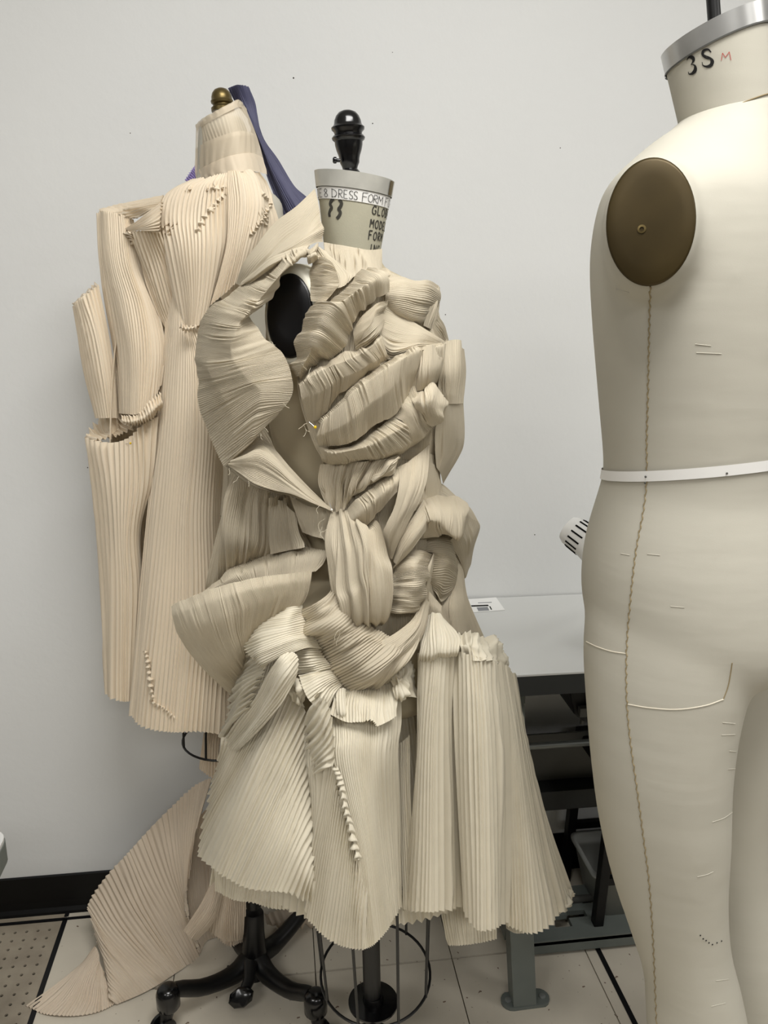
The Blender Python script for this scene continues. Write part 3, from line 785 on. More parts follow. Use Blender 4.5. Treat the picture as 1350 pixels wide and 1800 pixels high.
# white armhole roll and black arm plate
pc = P(510, 556, DM-0.098); nn2 = -SIDE*0.42-HEAD*0.90+ZUP*0.05; nn2 /= np.linalg.norm(nn2)
u2 = np.cross(ZUP, nn2); u2 /= np.linalg.norm(u2); w2 = np.cross(nn2, u2)
zz = zc(pc); ra2, rb2 = 47*zz/FPX, 72*zz/FPX
mb = MB()
for s_, h_ in (): pass
V = []; F = []; n = 48
prof = [(1.16, -0.07), (1.28, -0.035), (1.26, -0.012), (1.12, 0.0), (1.0, 0.0)]
for s_, h_ in prof:
    for kk in range(n):
        a = 2*math.pi*kk/n; V.append(pc+u2*(ra2*s_*math.cos(a))+w2*(rb2*s_*math.sin(a))+nn2*h_)
for i in range(len(prof)-1):
    for kk in range(n): F.append((i*n+kk, i*n+(kk+1) % n, (i+1)*n+(kk+1) % n, (i+1)*n+kk))
mesh_py('shoulder_cap', V, F, mf, M_WHITEC, True)
V = [pc+nn2*0.001]; F = []
prof = [(0.5, 0.002), (0.93, 0.004), (1.0, 0.002), (1.03, -0.004)]
for s_, h_ in prof:
    for kk in range(n):
        a = 2*math.pi*kk/n; V.append(pc+u2*(ra2*s_*math.cos(a))+w2*(rb2*s_*math.sin(a))+nn2*h_)
for kk in range(n): F.append((0, 1+kk, 1+(kk+1) % n))
for i in range(len(prof)-1):
    for kk in range(n): F.append((1+i*n+kk, 1+(i+1)*n+kk, 1+(i+1)*n+(kk+1) % n, 1+i*n+(kk+1) % n))
mesh_py('arm_plate', V, F, mf, M_MATTE, True)
# neck: tapered, its rim tipping down to the right
th7 = math.radians(7.0)
f1 = SIDE*math.cos(th7)-ZUP*math.sin(th7); f2 = -HEAD*0.985+ZUP*0.17*0
def mneck(phi, y, lift=0.0):
    t = (437-y)/119.0                                        # 0 at the base, 1 at the rim
    c = P(619+4*t, y, DM); hw = (50+17*min(max(t, -0.3), 1.15))*zc(c)/FPX+lift
    return c+f1*(hw*math.sin(phi))+f2*(hw*0.95*math.cos(phi))
def mband(nm, y0, y1, m, lift, mat, par, n=56, cap=False, a0=0.0, a1=2*math.pi):
    V = []; F = []
    full = a1-a0 > 6.28; w = n if full else n+1
    for i in range(m+1):
        for kk in range(w): V.append(mneck(a0+(a1-a0)*kk/n, y0+(y1-y0)*i/m, lift))
    for i in range(m):
        for kk in range(n):
            k2 = (kk+1) % w if full else kk+1
            F.append((i*w+kk, i*w+k2, (i+1)*w+k2, (i+1)*w+kk))
    if cap: F.append(tuple(m*w+kk for kk in range(w)))
    o = mesh_py(nm, V, F, par, mat, True); o.data.set_sharp_from_angle(angle=math.radians(40)); return o
nk2 = mband('neck', 452, 326, 10, 0.0, M_LINEN2, mf)
cap2 = mband('neck_cap', 339, 311, 2, 0.0026, M_OLDALU, mf, cap=True)
mband('cap_clip', 338, 313, 1, 0.0038, M_BRASS, cap2, n=4, a0=math.radians(62), a1=math.radians(74))
tape2 = mband('name_tape', 360, 340, 2, 0.0010, M_TAPE, mf, a0=-1.9, a1=2.2)
# finial
c0 = P(616, 312, DM); c1 = P(611, 214, DM); axf = c1-c0; Lf = np.linalg.norm(axf); pxm = zc(c0)/FPX
fp = [(21, -2), (21, 2), (17, 9), (13, 14), (14, 18), (17, 24), (17.5, 30), (19, 36), (22, 44), (24, 52), (24.5, 58), (28, 61), (29, 64), (27, 67), (24, 69), (24.5, 73), (28.5, 77), (29, 80.5), (26, 83), (24, 86), (23, 92), (20, 99), (15, 104.5), (8, 107.5), (1, 108.5)]
mb = MB(); mb.lathe([(r*pxm, t*pxm) for r, t in fp], c0, axf, n=36); fin = mb.build('finial', M_GLOSS, mf, True)
k0 = P(598, 282, DM-0.012); mb = MB(); mb.lathe([(3.2*pxm, 0), (3.2*pxm, 6*pxm), (5.4*pxm, 7*pxm), (5.6*pxm, 11*pxm), (3.4*pxm, 13*pxm)], k0, -SIDE+HEAD*-0.2, n=14); mb.build('thumb_screw', M_GLOSS, fin, True)
# lettering: letter space is (angle in degrees, image row on the neck axis)
def mneck_uv(u, v): return mneck(math.radians(u), v, 0.0017)
def mneck_uv2(u, v): return mneck(math.radians(u), v, 0.0006)
GL = {'S': [[(1, .9), (.5, 1), (.1, .8), (.3, .55), (.8, .4), (.9, .15), (.4, 0), (0, .15)]], 'I': [[(.5, 1), (.5, 0)]], 'Z': [[(0, 1), (1, 1)], [(1, 1), (0, 0)], [(0, 0), (1, 0)]],
      'E': [[(.05, 1), (0, 0)], [(0, 1), (.9, 1)], [(0, .52), (.7, .5)], [(0, 0), (.95, 0)]], '8': [[(.5, .52), (.1, .75), (.45, 1), (.85, .78), (.5, .52), (.05, .22), (.45, 0), (.95, .22), (.5, .52)]],
      'D': [[(.1, 1), (.05, 0)], [(.0, 1), (.7, .85), (1, .5), (.7, .12), (0, 0)]], 'R': [[(.1, 1), (.05, 0)], [(.05, 1), (.8, .95), (.85, .62), (.1, .5)], [(.2, .5), (1, 0)]],
      'F': [[(.1, 1), (.05, -.1)], [(.05, 1), (1, 1.05)], [(.05, .55), (.8, .55)]], 'O': [[(.5, 1), (.05, .7), (.1, .15), (.55, 0), (.95, .3), (.9, .8), (.5, 1)]], 'M': [[(0, 0), (.1, 1)], [(.1, 1), (.5, .4)], [(.5, .4), (.95, 1)], [(.95, 1), (1, 0)]],
      'G': [[(1, .85), (.5, 1), (.05, .6), (.15, .1), (.6, 0), (.95, .15), (.95, .45), (.6, .45)]], 'L': [[(.05, 1), (.05, 0)], [(.05, 0), (.95, 0)]], 'B': [[(.1, 1), (.1, 0)], [(.1, 1), (.8, .9), (.7, .55), (.1, .52)], [(.1, .52), (.95, .4), (.8, .05), (.1, 0)]],
      'A': [[(0, 0), (.5, 1)], [(.5, 1), (1, 0)], [(.2, .4), (.8, .4)]], 'N': [[(0, 0), (0, 1)], [(0, 1), (1, 0)], [(1, 0), (1, 1)]]}
def write(nm, items, f, width, mat, par):
    polys = []
    for ch, u0, uw, v0, vh in items:
        for pl in GL[ch]: polys.append(([(u0+x*uw, v0-y*vh) for x, y in pl], 1.0))
    return strokes(nm, polys, f, width, mat, par)
txt = []
for ch, u, w in [('S', -96, 6), ('I', -87, 4), ('Z', -80, 8), ('E', -66, 10), ('8', -51, 9), ('D', -34, 9), ('R', -22, 7), ('E', -13, 6), ('S', -5, 6), ('S', 2, 6), ('F', 15, 9), ('O', 25, 8), ('R', 34, 8), ('M', 43, 10), ('F', 60, 8), ('O', 72, 8), ('R', 84, 7)]:
    txt.append((ch, u, w, 357.5, 13.5))
write('tape_writing', txt, mneck_uv, 0.9, M_INK, tape2)
st8 = lambda t: 1.0
sten = [([(-28, 363.5), (-31.5, 367), (-33.5, 372), (-31.5, 377), (-34, 381), (-36, 386), (-35.5, 391)], 1), ([(-25, 393), (-21.5, 388), (-20, 383), (-22, 378.5), (-19.5, 374), (-18.5, 369), (-21, 364)], 1)]
sten = [([(-30+(a+27)*1.45, 376+(b-378)*1.12) for a, b in pl], w) for pl, w in sten]
strokes('size_stencil', sten, mneck_uv2, 5.6, M_PENCIL, nk2)
lines = []
for word, u0, v0 in (('GLOBAL', 35, 376), ('MODEL', 33.5, 399), ('FORM', 33, 419), ('INC', 38, 441)):
    for i, ch in enumerate(word):
        if ch == 'C': ch = 'G'
        lines.append((ch, u0+i*11.5, 7.5, v0, 14))
write('maker_stencil', lines, mneck_uv2, 2.3, M_PENCIL, nk2)
# pole, cage and base
pt_a = P(640, 1190, DM); pt_b = P(655, 1775, DM)
axp = pt_b-pt_a; axp /= np.linalg.norm(axp)
mb = MB(); mb.tube([pt_a, pt_b], 0.0165, 20); mb.build('pole', M_BLACK, mf, True)
zb = pt_b
mb = MB(); mb.lathe([(0.044, -0.004), (0.047, 0.0), (0.047, 0.004), (0.02, 0.006), (0.018, 0.02)], P(656, 1762, DM), (0, 0, 1), n=36); mb.build('foot_disc', M_GLOSS, mf, True)
zf = float(P(656, 1762, DM)[2]); fx, fy = P(656, 1762, DM)[:2]
mb = MB(); mb.tube([(fx, fy, zf), (fx, fy, 0.05)], 0.014, 16); mb.build('lower_pole', M_BRASS, mf, True)
hd_ = math.atan2(-HEAD[1], -HEAD[0])
for i in range(3):
    a = hd_+math.radians(-75+75*i)
    tip = np.array([fx+0.17*math.cos(a), fy+0.17*math.sin(a), 0.032])
    mb = MB(); mb.tube([(fx, fy, 0.075), (fx+0.08*math.cos(a), fy+0.08*math.sin(a), 0.065), tip], [0.015, 0.012, 0.009], 10); lg = mb.build('base_leg', M_BLACK, mf, True)
    mb = MB(); mb.lathe([(0.016, -0.008), (0.016, 0.008)], tip+np.array([0, 0, -0.016]), (-math.sin(a), math.cos(a), 0), n=16); mb.build('caster', M_GLOSS, lg, True)
rc = P(660, 1708, DM); rl, rd = 0.102, 0.118
ring = lambda a, c, k1=1.0: c+SIDE*(rl*k1*math.cos(a))+HEAD*(rd*k1*math.sin(a))
mb = MB(); mb.tube([ring(2*math.pi*i/48, rc) for i in range(48)], 0.0026, 8, closed=True); mb.build('cage_ring', M_BLACK, mf, True)
rt = P(650, 1480, DM)
for i in range(9):
    a = 2*math.pi*(i+0.35)/9
    mb = MB(); mb.tube([ring(a, rt, 1.12), ring(a, rc, 1.0)-ZUP*0.004], 0.0026, 8); mb.build('cage_wire', M_BLACK, mf, True)
mb = MB(); mb.tube([ring(2*math.pi*i/48, rt, 1.12) for i in range(48)], 0.003, 8, closed=True); mb.build('cage_ring', M_BLACK, mf, True)
for a in (0.3, 0.3+math.pi/2):
    mb = MB(); mb.tube([ring(a, rt, 1.12), ring(a+math.pi, rt, 1.12)], 0.003, 8); mb.build('cage_spoke', M_BLACK, mf, True)

# ------------------------------------------------------------------ the ruffled dress on it
dr = thing('ruffled_dress', 'taupe and cream pleated dress with swirling ruffles and a flared knee skirt', 'dress', P(640, 1700, DM))
def S_(name, frame, rows, mat=None, **kw):
    R = [K(r[0], DM, r[1]) if isinstance(r, tuple) else K(frame, DM, r) for r in rows]
    return sheet(name, R, dr, mat or M_TAUPE, **kw)
Tm = M_TAUPE; Cm = M_CREAM
# bodice under the swags
S_('bodice_base', 7, [[(330, 150, 9), (520, 200, 9.5), (720, 210, 7), (900, 260, 4), (1060, 330, -2)], [(240, 480, 10.5), (450, 480, 12.5), (700, 500, 12), (950, 560, 8), (1130, 620, -3)], [(170, 800, 11), (400, 800, 13.5), (700, 780, 13.5), (1000, 800, 10), (1230, 820, -3)], [(170, 1000, 11.5), (420, 1050, 14), (700, 1050, 14), (1000, 1050, 11), (1240, 1050, -3)], [(250, 1300, 11), (460, 1300, 13.5), (700, 1300, 13.5), (960, 1300, 10.5), (1200, 1300, -2)], [(320, 1450, 10.5), (480, 1450, 12.5), (700, 1450, 12.5), (950, 1450, 9.5), (1130, 1450, -1)]], n=60, k=0.5, folds=[(0.004, 6, 4, 2)], nlen=40, seg=5)
S_('waist_base', 9, [[(110, 240, 10.5), (350, 230, 12), (600, 200, 12), (850, 150, 9), (985, 200, 1)], [(120, 480, 10.5), (300, 500, 12), (560, 500, 13), (850, 480, 10), (1010, 440, 0)], [(170, 760, 11), (350, 800, 13.5), (600, 800, 13), (880, 760, 9), (1120, 740, -1)], [(180, 1050, 11.5), (360, 1050, 14.5), (600, 1050, 13.5), (880, 1050, 9), (1140, 1050, -1)], [(150, 1350, 10.5), (360, 1350, 13), (600, 1380, 12), (900, 1380, 8.5), (1200, 1350, -1)], [(100, 1600, 9.5), (350, 1620, 12), (600, 1620, 11), (900, 1600, 8), (1260, 1500, -1)]], n=60, k=0.5, folds=[(0.004, 6, 4, 2)], nlen=40, seg=5)
# inside of the back, seen through the openings
S_('back_lining', 8, [[(240, 1000, -7), (420, 1000, -6), (640, 1000, -5)], [(250, 1250, -7), (430, 1250, -5), (640, 1250, -4)], [(260, 1500, -6), (450, 1500, -4), (700, 1500, -3)], [(240, 1750, -5), (480, 1750, -3), (760, 1750, -2)]], n=30, k=0.5)
# collar flap standing at the neck
S_('collar_flap', 1, [[(622, 372, 2), (540, 450, 3), (450, 520, 3), (380, 610, 3), (315, 700, 2), (285, 785, 0)],
                      [(640, 450, 5), (570, 530, 6), (490, 590, 6), (420, 660, 6), (360, 720, 5), (300, 790, 3)],
                      [(652, 530, 6), (600, 570, 8), (530, 620, 8.5), (450, 660, 8), (380, 720, 7), (310, 790, 5)],
                      [(662, 600, 6.5), (620, 608, 8), (560, 640, 9), (470, 680, 8.5), (390, 740, 7.5), (320, 800, 5)]], n=22, along='u', k=0.32, folds=[(0.004, 2, 5, 1)], nlen=30)
S_('collar_roll', 1, [[(600, 620, 8), (520, 640, 9), (440, 665, 9), (370, 715, 8), (310, 775, 6)], [(590, 635, 10), (510, 660, 11), (430, 700, 11), (360, 750, 10), (300, 790, 7)], [(570, 650, 9), (490, 690, 10), (410, 740, 10), (350, 780, 9), (305, 800, 6)]], n=9, along='u', k=0.5, folds=[(0.003, 3, 3, 2)])
# ruffle round the armhole, spreading into the big left lapel
S_('shoulder_ruffle', 8, [[(770, 55, 8), (690, 75, 8), (590, 120, 8), (480, 205, 7), (370, 290, 6), (270, 350, 5), (190, 410, 4), (125, 500, 2), (95, 570, 1), (80, 660, 0), (78, 760, 0.5), (85, 850, 1.5), (110, 1010, 3), (175, 1230, 5), (272, 1440, 7)],
                          [(776, 66, 11), (705, 100, 12), (625, 165, 12), (545, 250, 12), (450, 330, 12), (370, 410, 12), (300, 450, 11.5), (240, 520, 11), (200, 600, 10), (170, 680, 9), (150, 770, 9), (165, 850, 10), (240, 960, 11), (320, 1110, 11), (345, 1375, 9)],
                          [(782, 80, 11), (715, 125, 13), (650, 190, 13.5), (585, 270, 13.5), (520, 350, 13), (450, 430, 13), (400, 480, 13), (360, 540, 13), (330, 610, 13), (300, 690, 13), (310, 760, 13), (350, 800, 13.5), (430, 900, 14), (500, 990, 14), (440, 1290, 11)],
                          [(790, 92, 10), (730, 125, 11), (660, 180, 11.5), (628, 240, 11.5), (612, 300, 11), (555, 370, 10.5), (480, 440, 10), (440, 490, 10), (480, 560, 11), (520, 620, 12), (580, 670, 13), (640, 730, 13.5), (690, 850, 13.5), (690, 990, 13), (560, 1130, 12)]],
   n=150, k=0.40, folds=[(0.004, 10, 2, 3), (0.002, 30, 2, 4)], nlen=46, seg=5, flat=0.55)
S_('lapel', 8, [[(330, 1385, 8), (420, 1300, 8), (500, 1240, 8), (600, 1340, 9), (680, 1440, 10), (800, 1570, 11), (955, 1718, 12)],
                [(305, 1410, 9.5), (400, 1390, 11), (490, 1370, 11.5), (600, 1440, 12.5), (690, 1530, 13), (810, 1630, 13), (955, 1720, 12.5)],
                [(280, 1435, 9), (370, 1490, 10.5), (460, 1550, 12), (580, 1590, 12.5), (700, 1615, 13), (830, 1670, 13), (955, 1723, 12.5)]], n=26, along='u', k=0.42, folds=[(0.004, 2, 6, 1)], nlen=40, flat=0.4)
S_('lapel_facing', 8, [[(275, 1440, 6), (400, 1540, 8), (550, 1600, 9), (700, 1630, 10), (950, 1722, 11)], [(500, 1160, 3), (560, 1260, 4), (610, 1360, 5), (700, 1480, 7), (940, 1712, 11)]], n=12, along='u', k=0.4)
# side panels seen past the lapel
S_('side_panel', 2, [[(235, 335, -1), (265, 350, 2), (320, 385, 4), (400, 415, 4), (480, 440, 5)], [(200, 420, -2), (240, 430, 3), (300, 470, 4), (390, 480, 3), (490, 500, 5)], [(165, 590, -2), (215, 590, 3), (290, 610, 5), (390, 620, 3), (510, 560, 6)],
                     [(135, 760, -3), (200, 740, 0), (280, 710, 1), (380, 680, 1), (560, 620, 5)], [(120, 830, -4), (190, 800, -2), (290, 760, -2), (390, 720, -1), (590, 670, 4)]], n=44, k=0.55, folds=[(0.016, 8, 1.2, 2), (0.008, 15, 2.2, 5)], nlen=40, puck=(14, 0.004))
S_('waist_ruffle', 2, [[(395, 435, 4), (440, 450, 5), (495, 500, 7)], [(395, 560, 4), (445, 560, 6), (505, 585, 8.5)], [(400, 660, 4), (455, 650, 6.5), (530, 635, 9.5)]], n=14, k=0.6, folds=[(0.009, 6, 1.2, 4)])
# sheer waist layer over the torso
S_('waist_sheer', 2, [[(470, 430, 7), (540, 470, 9), (600, 480, 10), (640, 490, 10)], [(500, 520, 8), (550, 545, 9.5), (600, 555, 10.5), (632, 560, 10.5)], [(520, 575, 8), (560, 590, 10), (600, 600, 10.5), (630, 605, 10.5)]], n=18, k=0.2)
# left hip loop
S_('hip_loop_inner', 2, [[(128, 812, 4), (200, 742, 2), (330, 670, 2), (480, 635, 5), (625, 655, 10)], [(130, 818, 6), (210, 765, 6), (345, 705, 6), (470, 680, 8), (615, 680, 11)], [(132, 835, 5), (240, 800, 6), (360, 770, 7), (470, 745, 9), (575, 730, 11.5)]], n=62, k=0.4, folds=[(0.005, 9, 1.2, 3)])
S_('hip_loop', 2, [[(4, 868, 7), (60, 838, 10), (190, 790, 13.5), (340, 755, 15), (560, 728, 13.5)], [(8, 905, 8), (75, 880, 12), (200, 835, 15.5), (350, 795, 16), (555, 765, 13.5)], [(25, 970, 7.5), (100, 945, 12.5), (220, 910, 15.5), (370, 850, 15.5), (545, 810, 13)],
                   [(75, 1050, 6), (140, 1030, 11), (240, 990, 14), (350, 920, 14), (525, 855, 12.5)], [(150, 1135, 4), (195, 1105, 9), (270, 1060, 12), (335, 980, 12), (490, 880, 12)], [(240, 1220, 0), (255, 1170, 5), (290, 1100, 8), (330, 1010, 9), (460, 895, 11)]],
   n=92, k=0.42, folds=[(0.002, 12, 2.2, 3), (0.001, 25, 2, 8)], nlen=40, seg=5, flat=0.3, puck=(12, 0.0018))
# neck band and chest
S_('neck_band', 7, [[(335, 22, 6.2), (430, 38, 7), (530, 58, 7), (620, 72, 6), (716, 66, 2)], [(338, 60, 6.8), (430, 72, 7.6), (530, 88, 7.6), (620, 104, 6.6), (715, 100, 2.4)], [(345, 110, 8), (440, 130, 9.5), (540, 160, 9.5), (630, 170, 8), (718, 160, 3)], [(380, 190, 10), (450, 230, 11), (540, 250, 11), (640, 240, 9.5), (722, 230, 4)]], n=64, k=0.35, folds=[(0.0012, 7, 1.2, 2)])
S_('chest_panel', 7, [[(250, 60, 9), (300, 50, 9), (345, 85, 8.5)], [(270, 110, 10), (350, 110, 10), (420, 150, 10)], [(380, 190, 11.5), (430, 220, 11.5), (540, 235, 10.5)], [(400, 330, 12.5), (450, 320, 12.5), (520, 270, 11.5)]], n=8, along='v', k=0.3, folds=[(0.003, 3, 3, 5)])
S_('shoulder_strip', 7, [[(262, 132, 9), (246, 220, 10), (242, 310, 11), (250, 410, 12)], [(325, 118, 11), (335, 215, 12.2), (335, 310, 13), (300, 415, 13)], [(395, 160, 12), (425, 235, 12.8), (430, 310, 13.2), (350, 405, 13.3)]], n=32, k=0.6, folds=[(0.002, 5, 2, 1)])
S_('knot', 7, [[(200, 70, 9), (240, 50, 10), (300, 45, 9)], [(205, 110, 11), (245, 100, 12.5), (285, 85, 11)], [(230, 170, 10.5), (255, 165, 11), (275, 120, 10)]], n=10, k=0.7, folds=[(0.006, 4, 4, 1)])
# swags across the chest
S_('swag', 7, [[(125, 905, 12), (128, 790, 12), (165, 650, 12), (230, 510, 12), (330, 400, 12.8), (450, 310, 12.8), (560, 240, 12), (650, 212, 11), (745, 208, 9)],
               [(150, 900, 14), (185, 780, 15), (230, 640, 15.5), (300, 500, 16), (400, 400, 16.5), (510, 320, 16), (610, 260, 15), (695, 225, 13.5), (765, 225, 11)],
               [(170, 900, 14.5), (240, 775, 16), (310, 640, 16.8), (380, 510, 17.5), (470, 420, 17.5), (570, 340, 17), (670, 280, 16.2), (735, 250, 14.5), (778, 245, 11.5)],
               [(180, 935, 13), (300, 835, 13.5), (430, 735, 14), (500, 640, 14.5), (535, 560, 15), (610, 470, 15), (690, 400, 15), (745, 330, 14), (782, 268, 11)]], n=95, k=0.5, folds=[(0.006, 13, 1.0, 3), (0.003, 30, 1.2, 9)], nlen=34, seg=5)
S_('swag_tongue', 7, [[(525, 590, 14), (590, 500, 15), (680, 430, 15), (742, 410, 13)], [(530, 670, 15.5), (600, 600, 16.7), (670, 530, 16.7), (738, 490, 14)], [(548, 752, 15), (620, 705, 16), (690, 635, 16), (730, 560, 14)]], n=20, along='u', k=0.55, folds=[(0.005, 2.5, 3, 2)])
S_('swag', 7, [[(162, 950, 13), (260, 872, 14), (360, 815, 14.5), (450, 745, 14.5), (540, 735, 14.5), (620, 695, 14.5), (705, 625, 14.5)], [(172, 965, 15), (270, 895, 17), (380, 835, 17.6), (470, 805, 17.6), (560, 765, 17.6), (640, 715, 17.6), (718, 645, 16)],
               [(190, 1055, 15), (330, 1000, 16.6), (430, 930, 17), (540, 880, 17), (630, 830, 17), (700, 790, 16.5), (755, 760, 15.5)], [(230, 1195, 13), (310, 1180, 13.5), (420, 1045, 15), (520, 965, 15.5), (620, 885, 15.5), (700, 835, 15.5), (775, 785, 15)]], n=88, k=0.5, folds=[(0.002, 16, 1, 3)], nlen=40, seg=5, flat=0.65)
S_('breast_panel', 7, [[(735, 425, 12.5), (830, 480, 12), (910, 545, 11.5), (1010, 610, 10.5), (1125, 680, 8.5)], [(720, 560, 14), (800, 590, 13.5), (890, 620, 13), (1000, 640, 12), (1125, 690, 9)], [(700, 660, 14.5), (770, 720, 14.5), (850, 720, 14.5), (970, 690, 13.5), (1115, 702, 9.5)], [(755, 795, 14), (800, 790, 14), (870, 745, 14.5), (960, 718, 13.5), (1105, 712, 10)]], n=30, along='u', k=0.3, folds=[(0.004, 2, 4, 2)])
S_('shoulder_puff', 7, [[(760, 262, 9), (845, 230, 7), (930, 258, 5), (1020, 262, 3), (1092, 308, -1)], [(752, 300, 12), (850, 285, 11), (940, 300, 9.5), (1020, 305, 7), (1094, 350, 1)], [(742, 370, 13), (845, 370, 12.8), (935, 385, 11.5), (1015, 395, 9), (1085, 420, 2)], [(738, 440, 12.5), (840, 470, 12.5), (925, 510, 11.5), (995, 520, 9), (1065, 520, 3)], [(745, 455, 11.5), (840, 505, 11.5), (920, 555, 10.5), (985, 580, 9), (1035, 575, 4)]], n=26, along='u', k=0.3, folds=[(0.005, 3, 3, 6)])
S_('puff_rim', 7, [[(1070, 330, 3), (1040, 420, 7), (1005, 495, 9), (990, 570, 9.5)], [(1095, 315, 1), (1082, 420, 4), (1060, 500, 5), (1030, 590, 6)], [(1098, 330, -2), (1090, 440, -1), (1075, 520, 0), (1060, 600, 1)]], n=9, along='u', k=0.5)
S_('shoulder_back', 7, [[(1060, 480, 1), (1090, 510, -1), (1130, 570, -3), (1158, 660, -5)], [(1050, 540, 3), (1080, 580, 2), (1115, 630, 0), (1150, 690, -3)], [(1030, 590, 4), (1060, 640, 4), (1100, 680, 3), (1140, 710, 0)]], n=10, along='u', k=0.4)
S_('swag', 7, [[(295, 1205, 13.5), (420, 1065, 15), (530, 965, 15.5), (640, 885, 15.5), (760, 803, 15.5), (860, 748, 15), (960, 706, 13.5), (1115, 685, 10)], [(310, 1222, 15), (440, 1085, 18), (560, 985, 18.6), (670, 905, 18.6), (790, 825, 18.2), (880, 775, 17), (970, 732, 15.5), (1125, 705, 11.5)],
               [(290, 1300, 14.5), (460, 1230, 18), (600, 1120, 18.6), (700, 1050, 18.6), (780, 980, 18), (860, 900, 16.5), (960, 850, 15), (1120, 790, 11.5)], [(300, 1368, 13), (480, 1352, 16), (600, 1285, 16.5), (700, 1220, 16.5), (795, 1165, 16), (870, 1060, 15), (920, 965, 13.5), (1060, 905, 11)]], n=86, k=0.5, folds=[(0.003, 11, 1.0, 3), (0.0015, 26, 1, 9)], nlen=44, seg=5, flat=0.6)
S_('swag', 9, [[(50, 70, 12), (150, 122, 14), (280, 108, 15), (400, 62, 15.5), (510, -20, 15.5), (610, -100, 15.5), (700, -170, 14)], [(85, 120, 13.2), (180, 150, 16.2), (320, 135, 17.4), (460, 95, 17.6), (590, 30, 17.2), (720, -40, 16), (840, -130, 13)],
               [(105, 200, 12.5), (220, 215, 14.5), (360, 200, 15.7), (510, 180, 15.7), (680, 130, 15), (830, 40, 13.5), (925, -60, 11)], [(120, 243, 11), (220, 240, 12.5), (360, 225, 13.5), (500, 210, 13.5), (650, 180, 13), (780, 110, 12), (900, 20, 10)]], n=80, k=0.5, folds=[(0.0015, 14, 1, 2)], seg=5, flat=0.6, nlen=36)
S_('rosette', 7, [[(905, 1012, 14), (985, 1000, 14.5), (1060, 950, 13), (1155, 1075, 8)], [(915, 1080, 16), (990, 1075, 17), (1065, 1060, 15.5), (1150, 1115, 9)], [(940, 1150, 15.5), (1010, 1160, 16), (1070, 1150, 15), (1130, 1160, 9.5)], [(985, 1195, 14), (1040, 1235, 14), (1080, 1222, 13), (1112, 1195, 10)]], n=22, along='v', k=0.35, folds=[(0.006, 4, 3, 2)])
S_('swag_end', 7, [[(785, 1170, 15), (860, 1060, 15), (925, 945, 14)], [(850, 1200, 15.8), (920, 1130, 15.8), (960, 1040, 15)], [(890, 1270, 15), (960, 1220, 15.3), (1010, 1170, 14.5)], [(900, 1340, 13.5), (1000, 1300, 13.5), (1090, 1210, 12.5)]], n=24, along='v', k=0.5, folds=[(0.004, 4, 2, 1)])
S_('bust_fold', 7, [[(940, 742, 14), (1000, 710, 14), (1060, 698, 13), (1138, 690, 9)], [(930, 870, 14.8), (990, 860, 15.5), (1060, 850, 14), (1125, 830, 10)], [(915, 1010, 14), (980, 995, 14.5), (1040, 965, 13), (1090, 945, 9)]], n=28, k=0.5, folds=[(0.006, 5, 1.2, 4)])
S_('bust_fold', 7, [[(1132, 692, 9), (1170, 670, 7), (1215, 667, 3), (1245, 730, -2)], [(1110, 850, 10), (1160, 850, 9.5), (1220, 850, 5), (1268, 870, -3)], [(1090, 960, 9), (1150, 1000, 9), (1210, 990, 5), (1268, 980, -3)], [(1110, 1060, 8.5), (1160, 1085, 8), (1205, 1088, 5), (1257, 1082, -3)]], n=26, k=0.6, folds=[(0.007, 5, 1.2, 4)])
S_('back_flap', 7, [[(1095, 1180, 8), (1160, 1085, 7), (1255, 1083, -3)], (9, [(950, -20, 8), (1060, -30, 5), (1168, 40, -4)]), (9, [(950, 150, 7), (1040, 170, 3), (1130, 175, -4)]), (9, [(960, 260, 6), (990, 310, 3), (1008, 385, -2)])], n=20, k=0.1)
# gathered waist
S_('waist_gathers', 9, [[(108, 235, 11.5), (210, 235, 13), (350, 220, 14), (500, 205, 14), (650, 190, 13.5)], [(85, 370, 11), (190, 380, 13.5), (310, 380, 14), (420, 340, 14.5), (570, 270, 14)], [(120, 480, 11.2), (200, 490, 13), (290, 480, 13.6), (370, 420, 14), (520, 320, 13.5)], [(155, 578, 11.5), (210, 575, 12.3), (280, 565, 13), (340, 480, 13.4), (470, 370, 13)]], n=26, k=0.7, folds=[(0.012, 13, 1.0, 2)], nlen=34, puck=(12, 0.005))
S_('rolled_edge', 9, [[(470, 340, 13.5), (540, 260, 14.5), (600, 190, 14.5), (680, 160, 13)], [(490, 365, 15.5), (560, 310, 16.5), (620, 240, 16.5), (690, 180, 14.5)], [(500, 372, 14), (570, 345, 14.5), (650, 290, 14.5), (690, 210, 13)]], n=9, along='u', k=0.4, folds=[(0.004, 4, 2, 2)])
S_('waist_strip', 9, [[(285, 580, 13), (360, 500, 14), (430, 440, 14.6), (540, 370, 14.6), (670, 270, 13.5)], [(325, 655, 14.5), (420, 575, 15.8), (490, 515, 16.2), (570, 445, 16.2), (680, 350, 15)], [(350, 728, 13), (430, 695, 14), (490, 640, 15), (555, 570, 15), (670, 440, 15)]], n=54, k=0.55, folds=[(0.002, 8, 1, 3)], seg=5)
S_('long_strip', 9, [[(670, 255, 13.2), (680, 400, 15), (655, 560, 15.5), (600, 680, 15.5), (565, 770, 15), (570, 910, 14)], [(790, 190, 13), (770, 380, 16), (720, 540, 17.2), (660, 680, 17.2), (625, 790, 16.7), (603, 930, 15)], [(908, 85, 10.2), (892, 330, 13), (845, 500, 14.5), (780, 620, 15), (705, 780, 15), (635, 935, 14.3)]], n=28, along='u', k=0.6, folds=[(0.003, 2, 4, 3)], nlen=44)
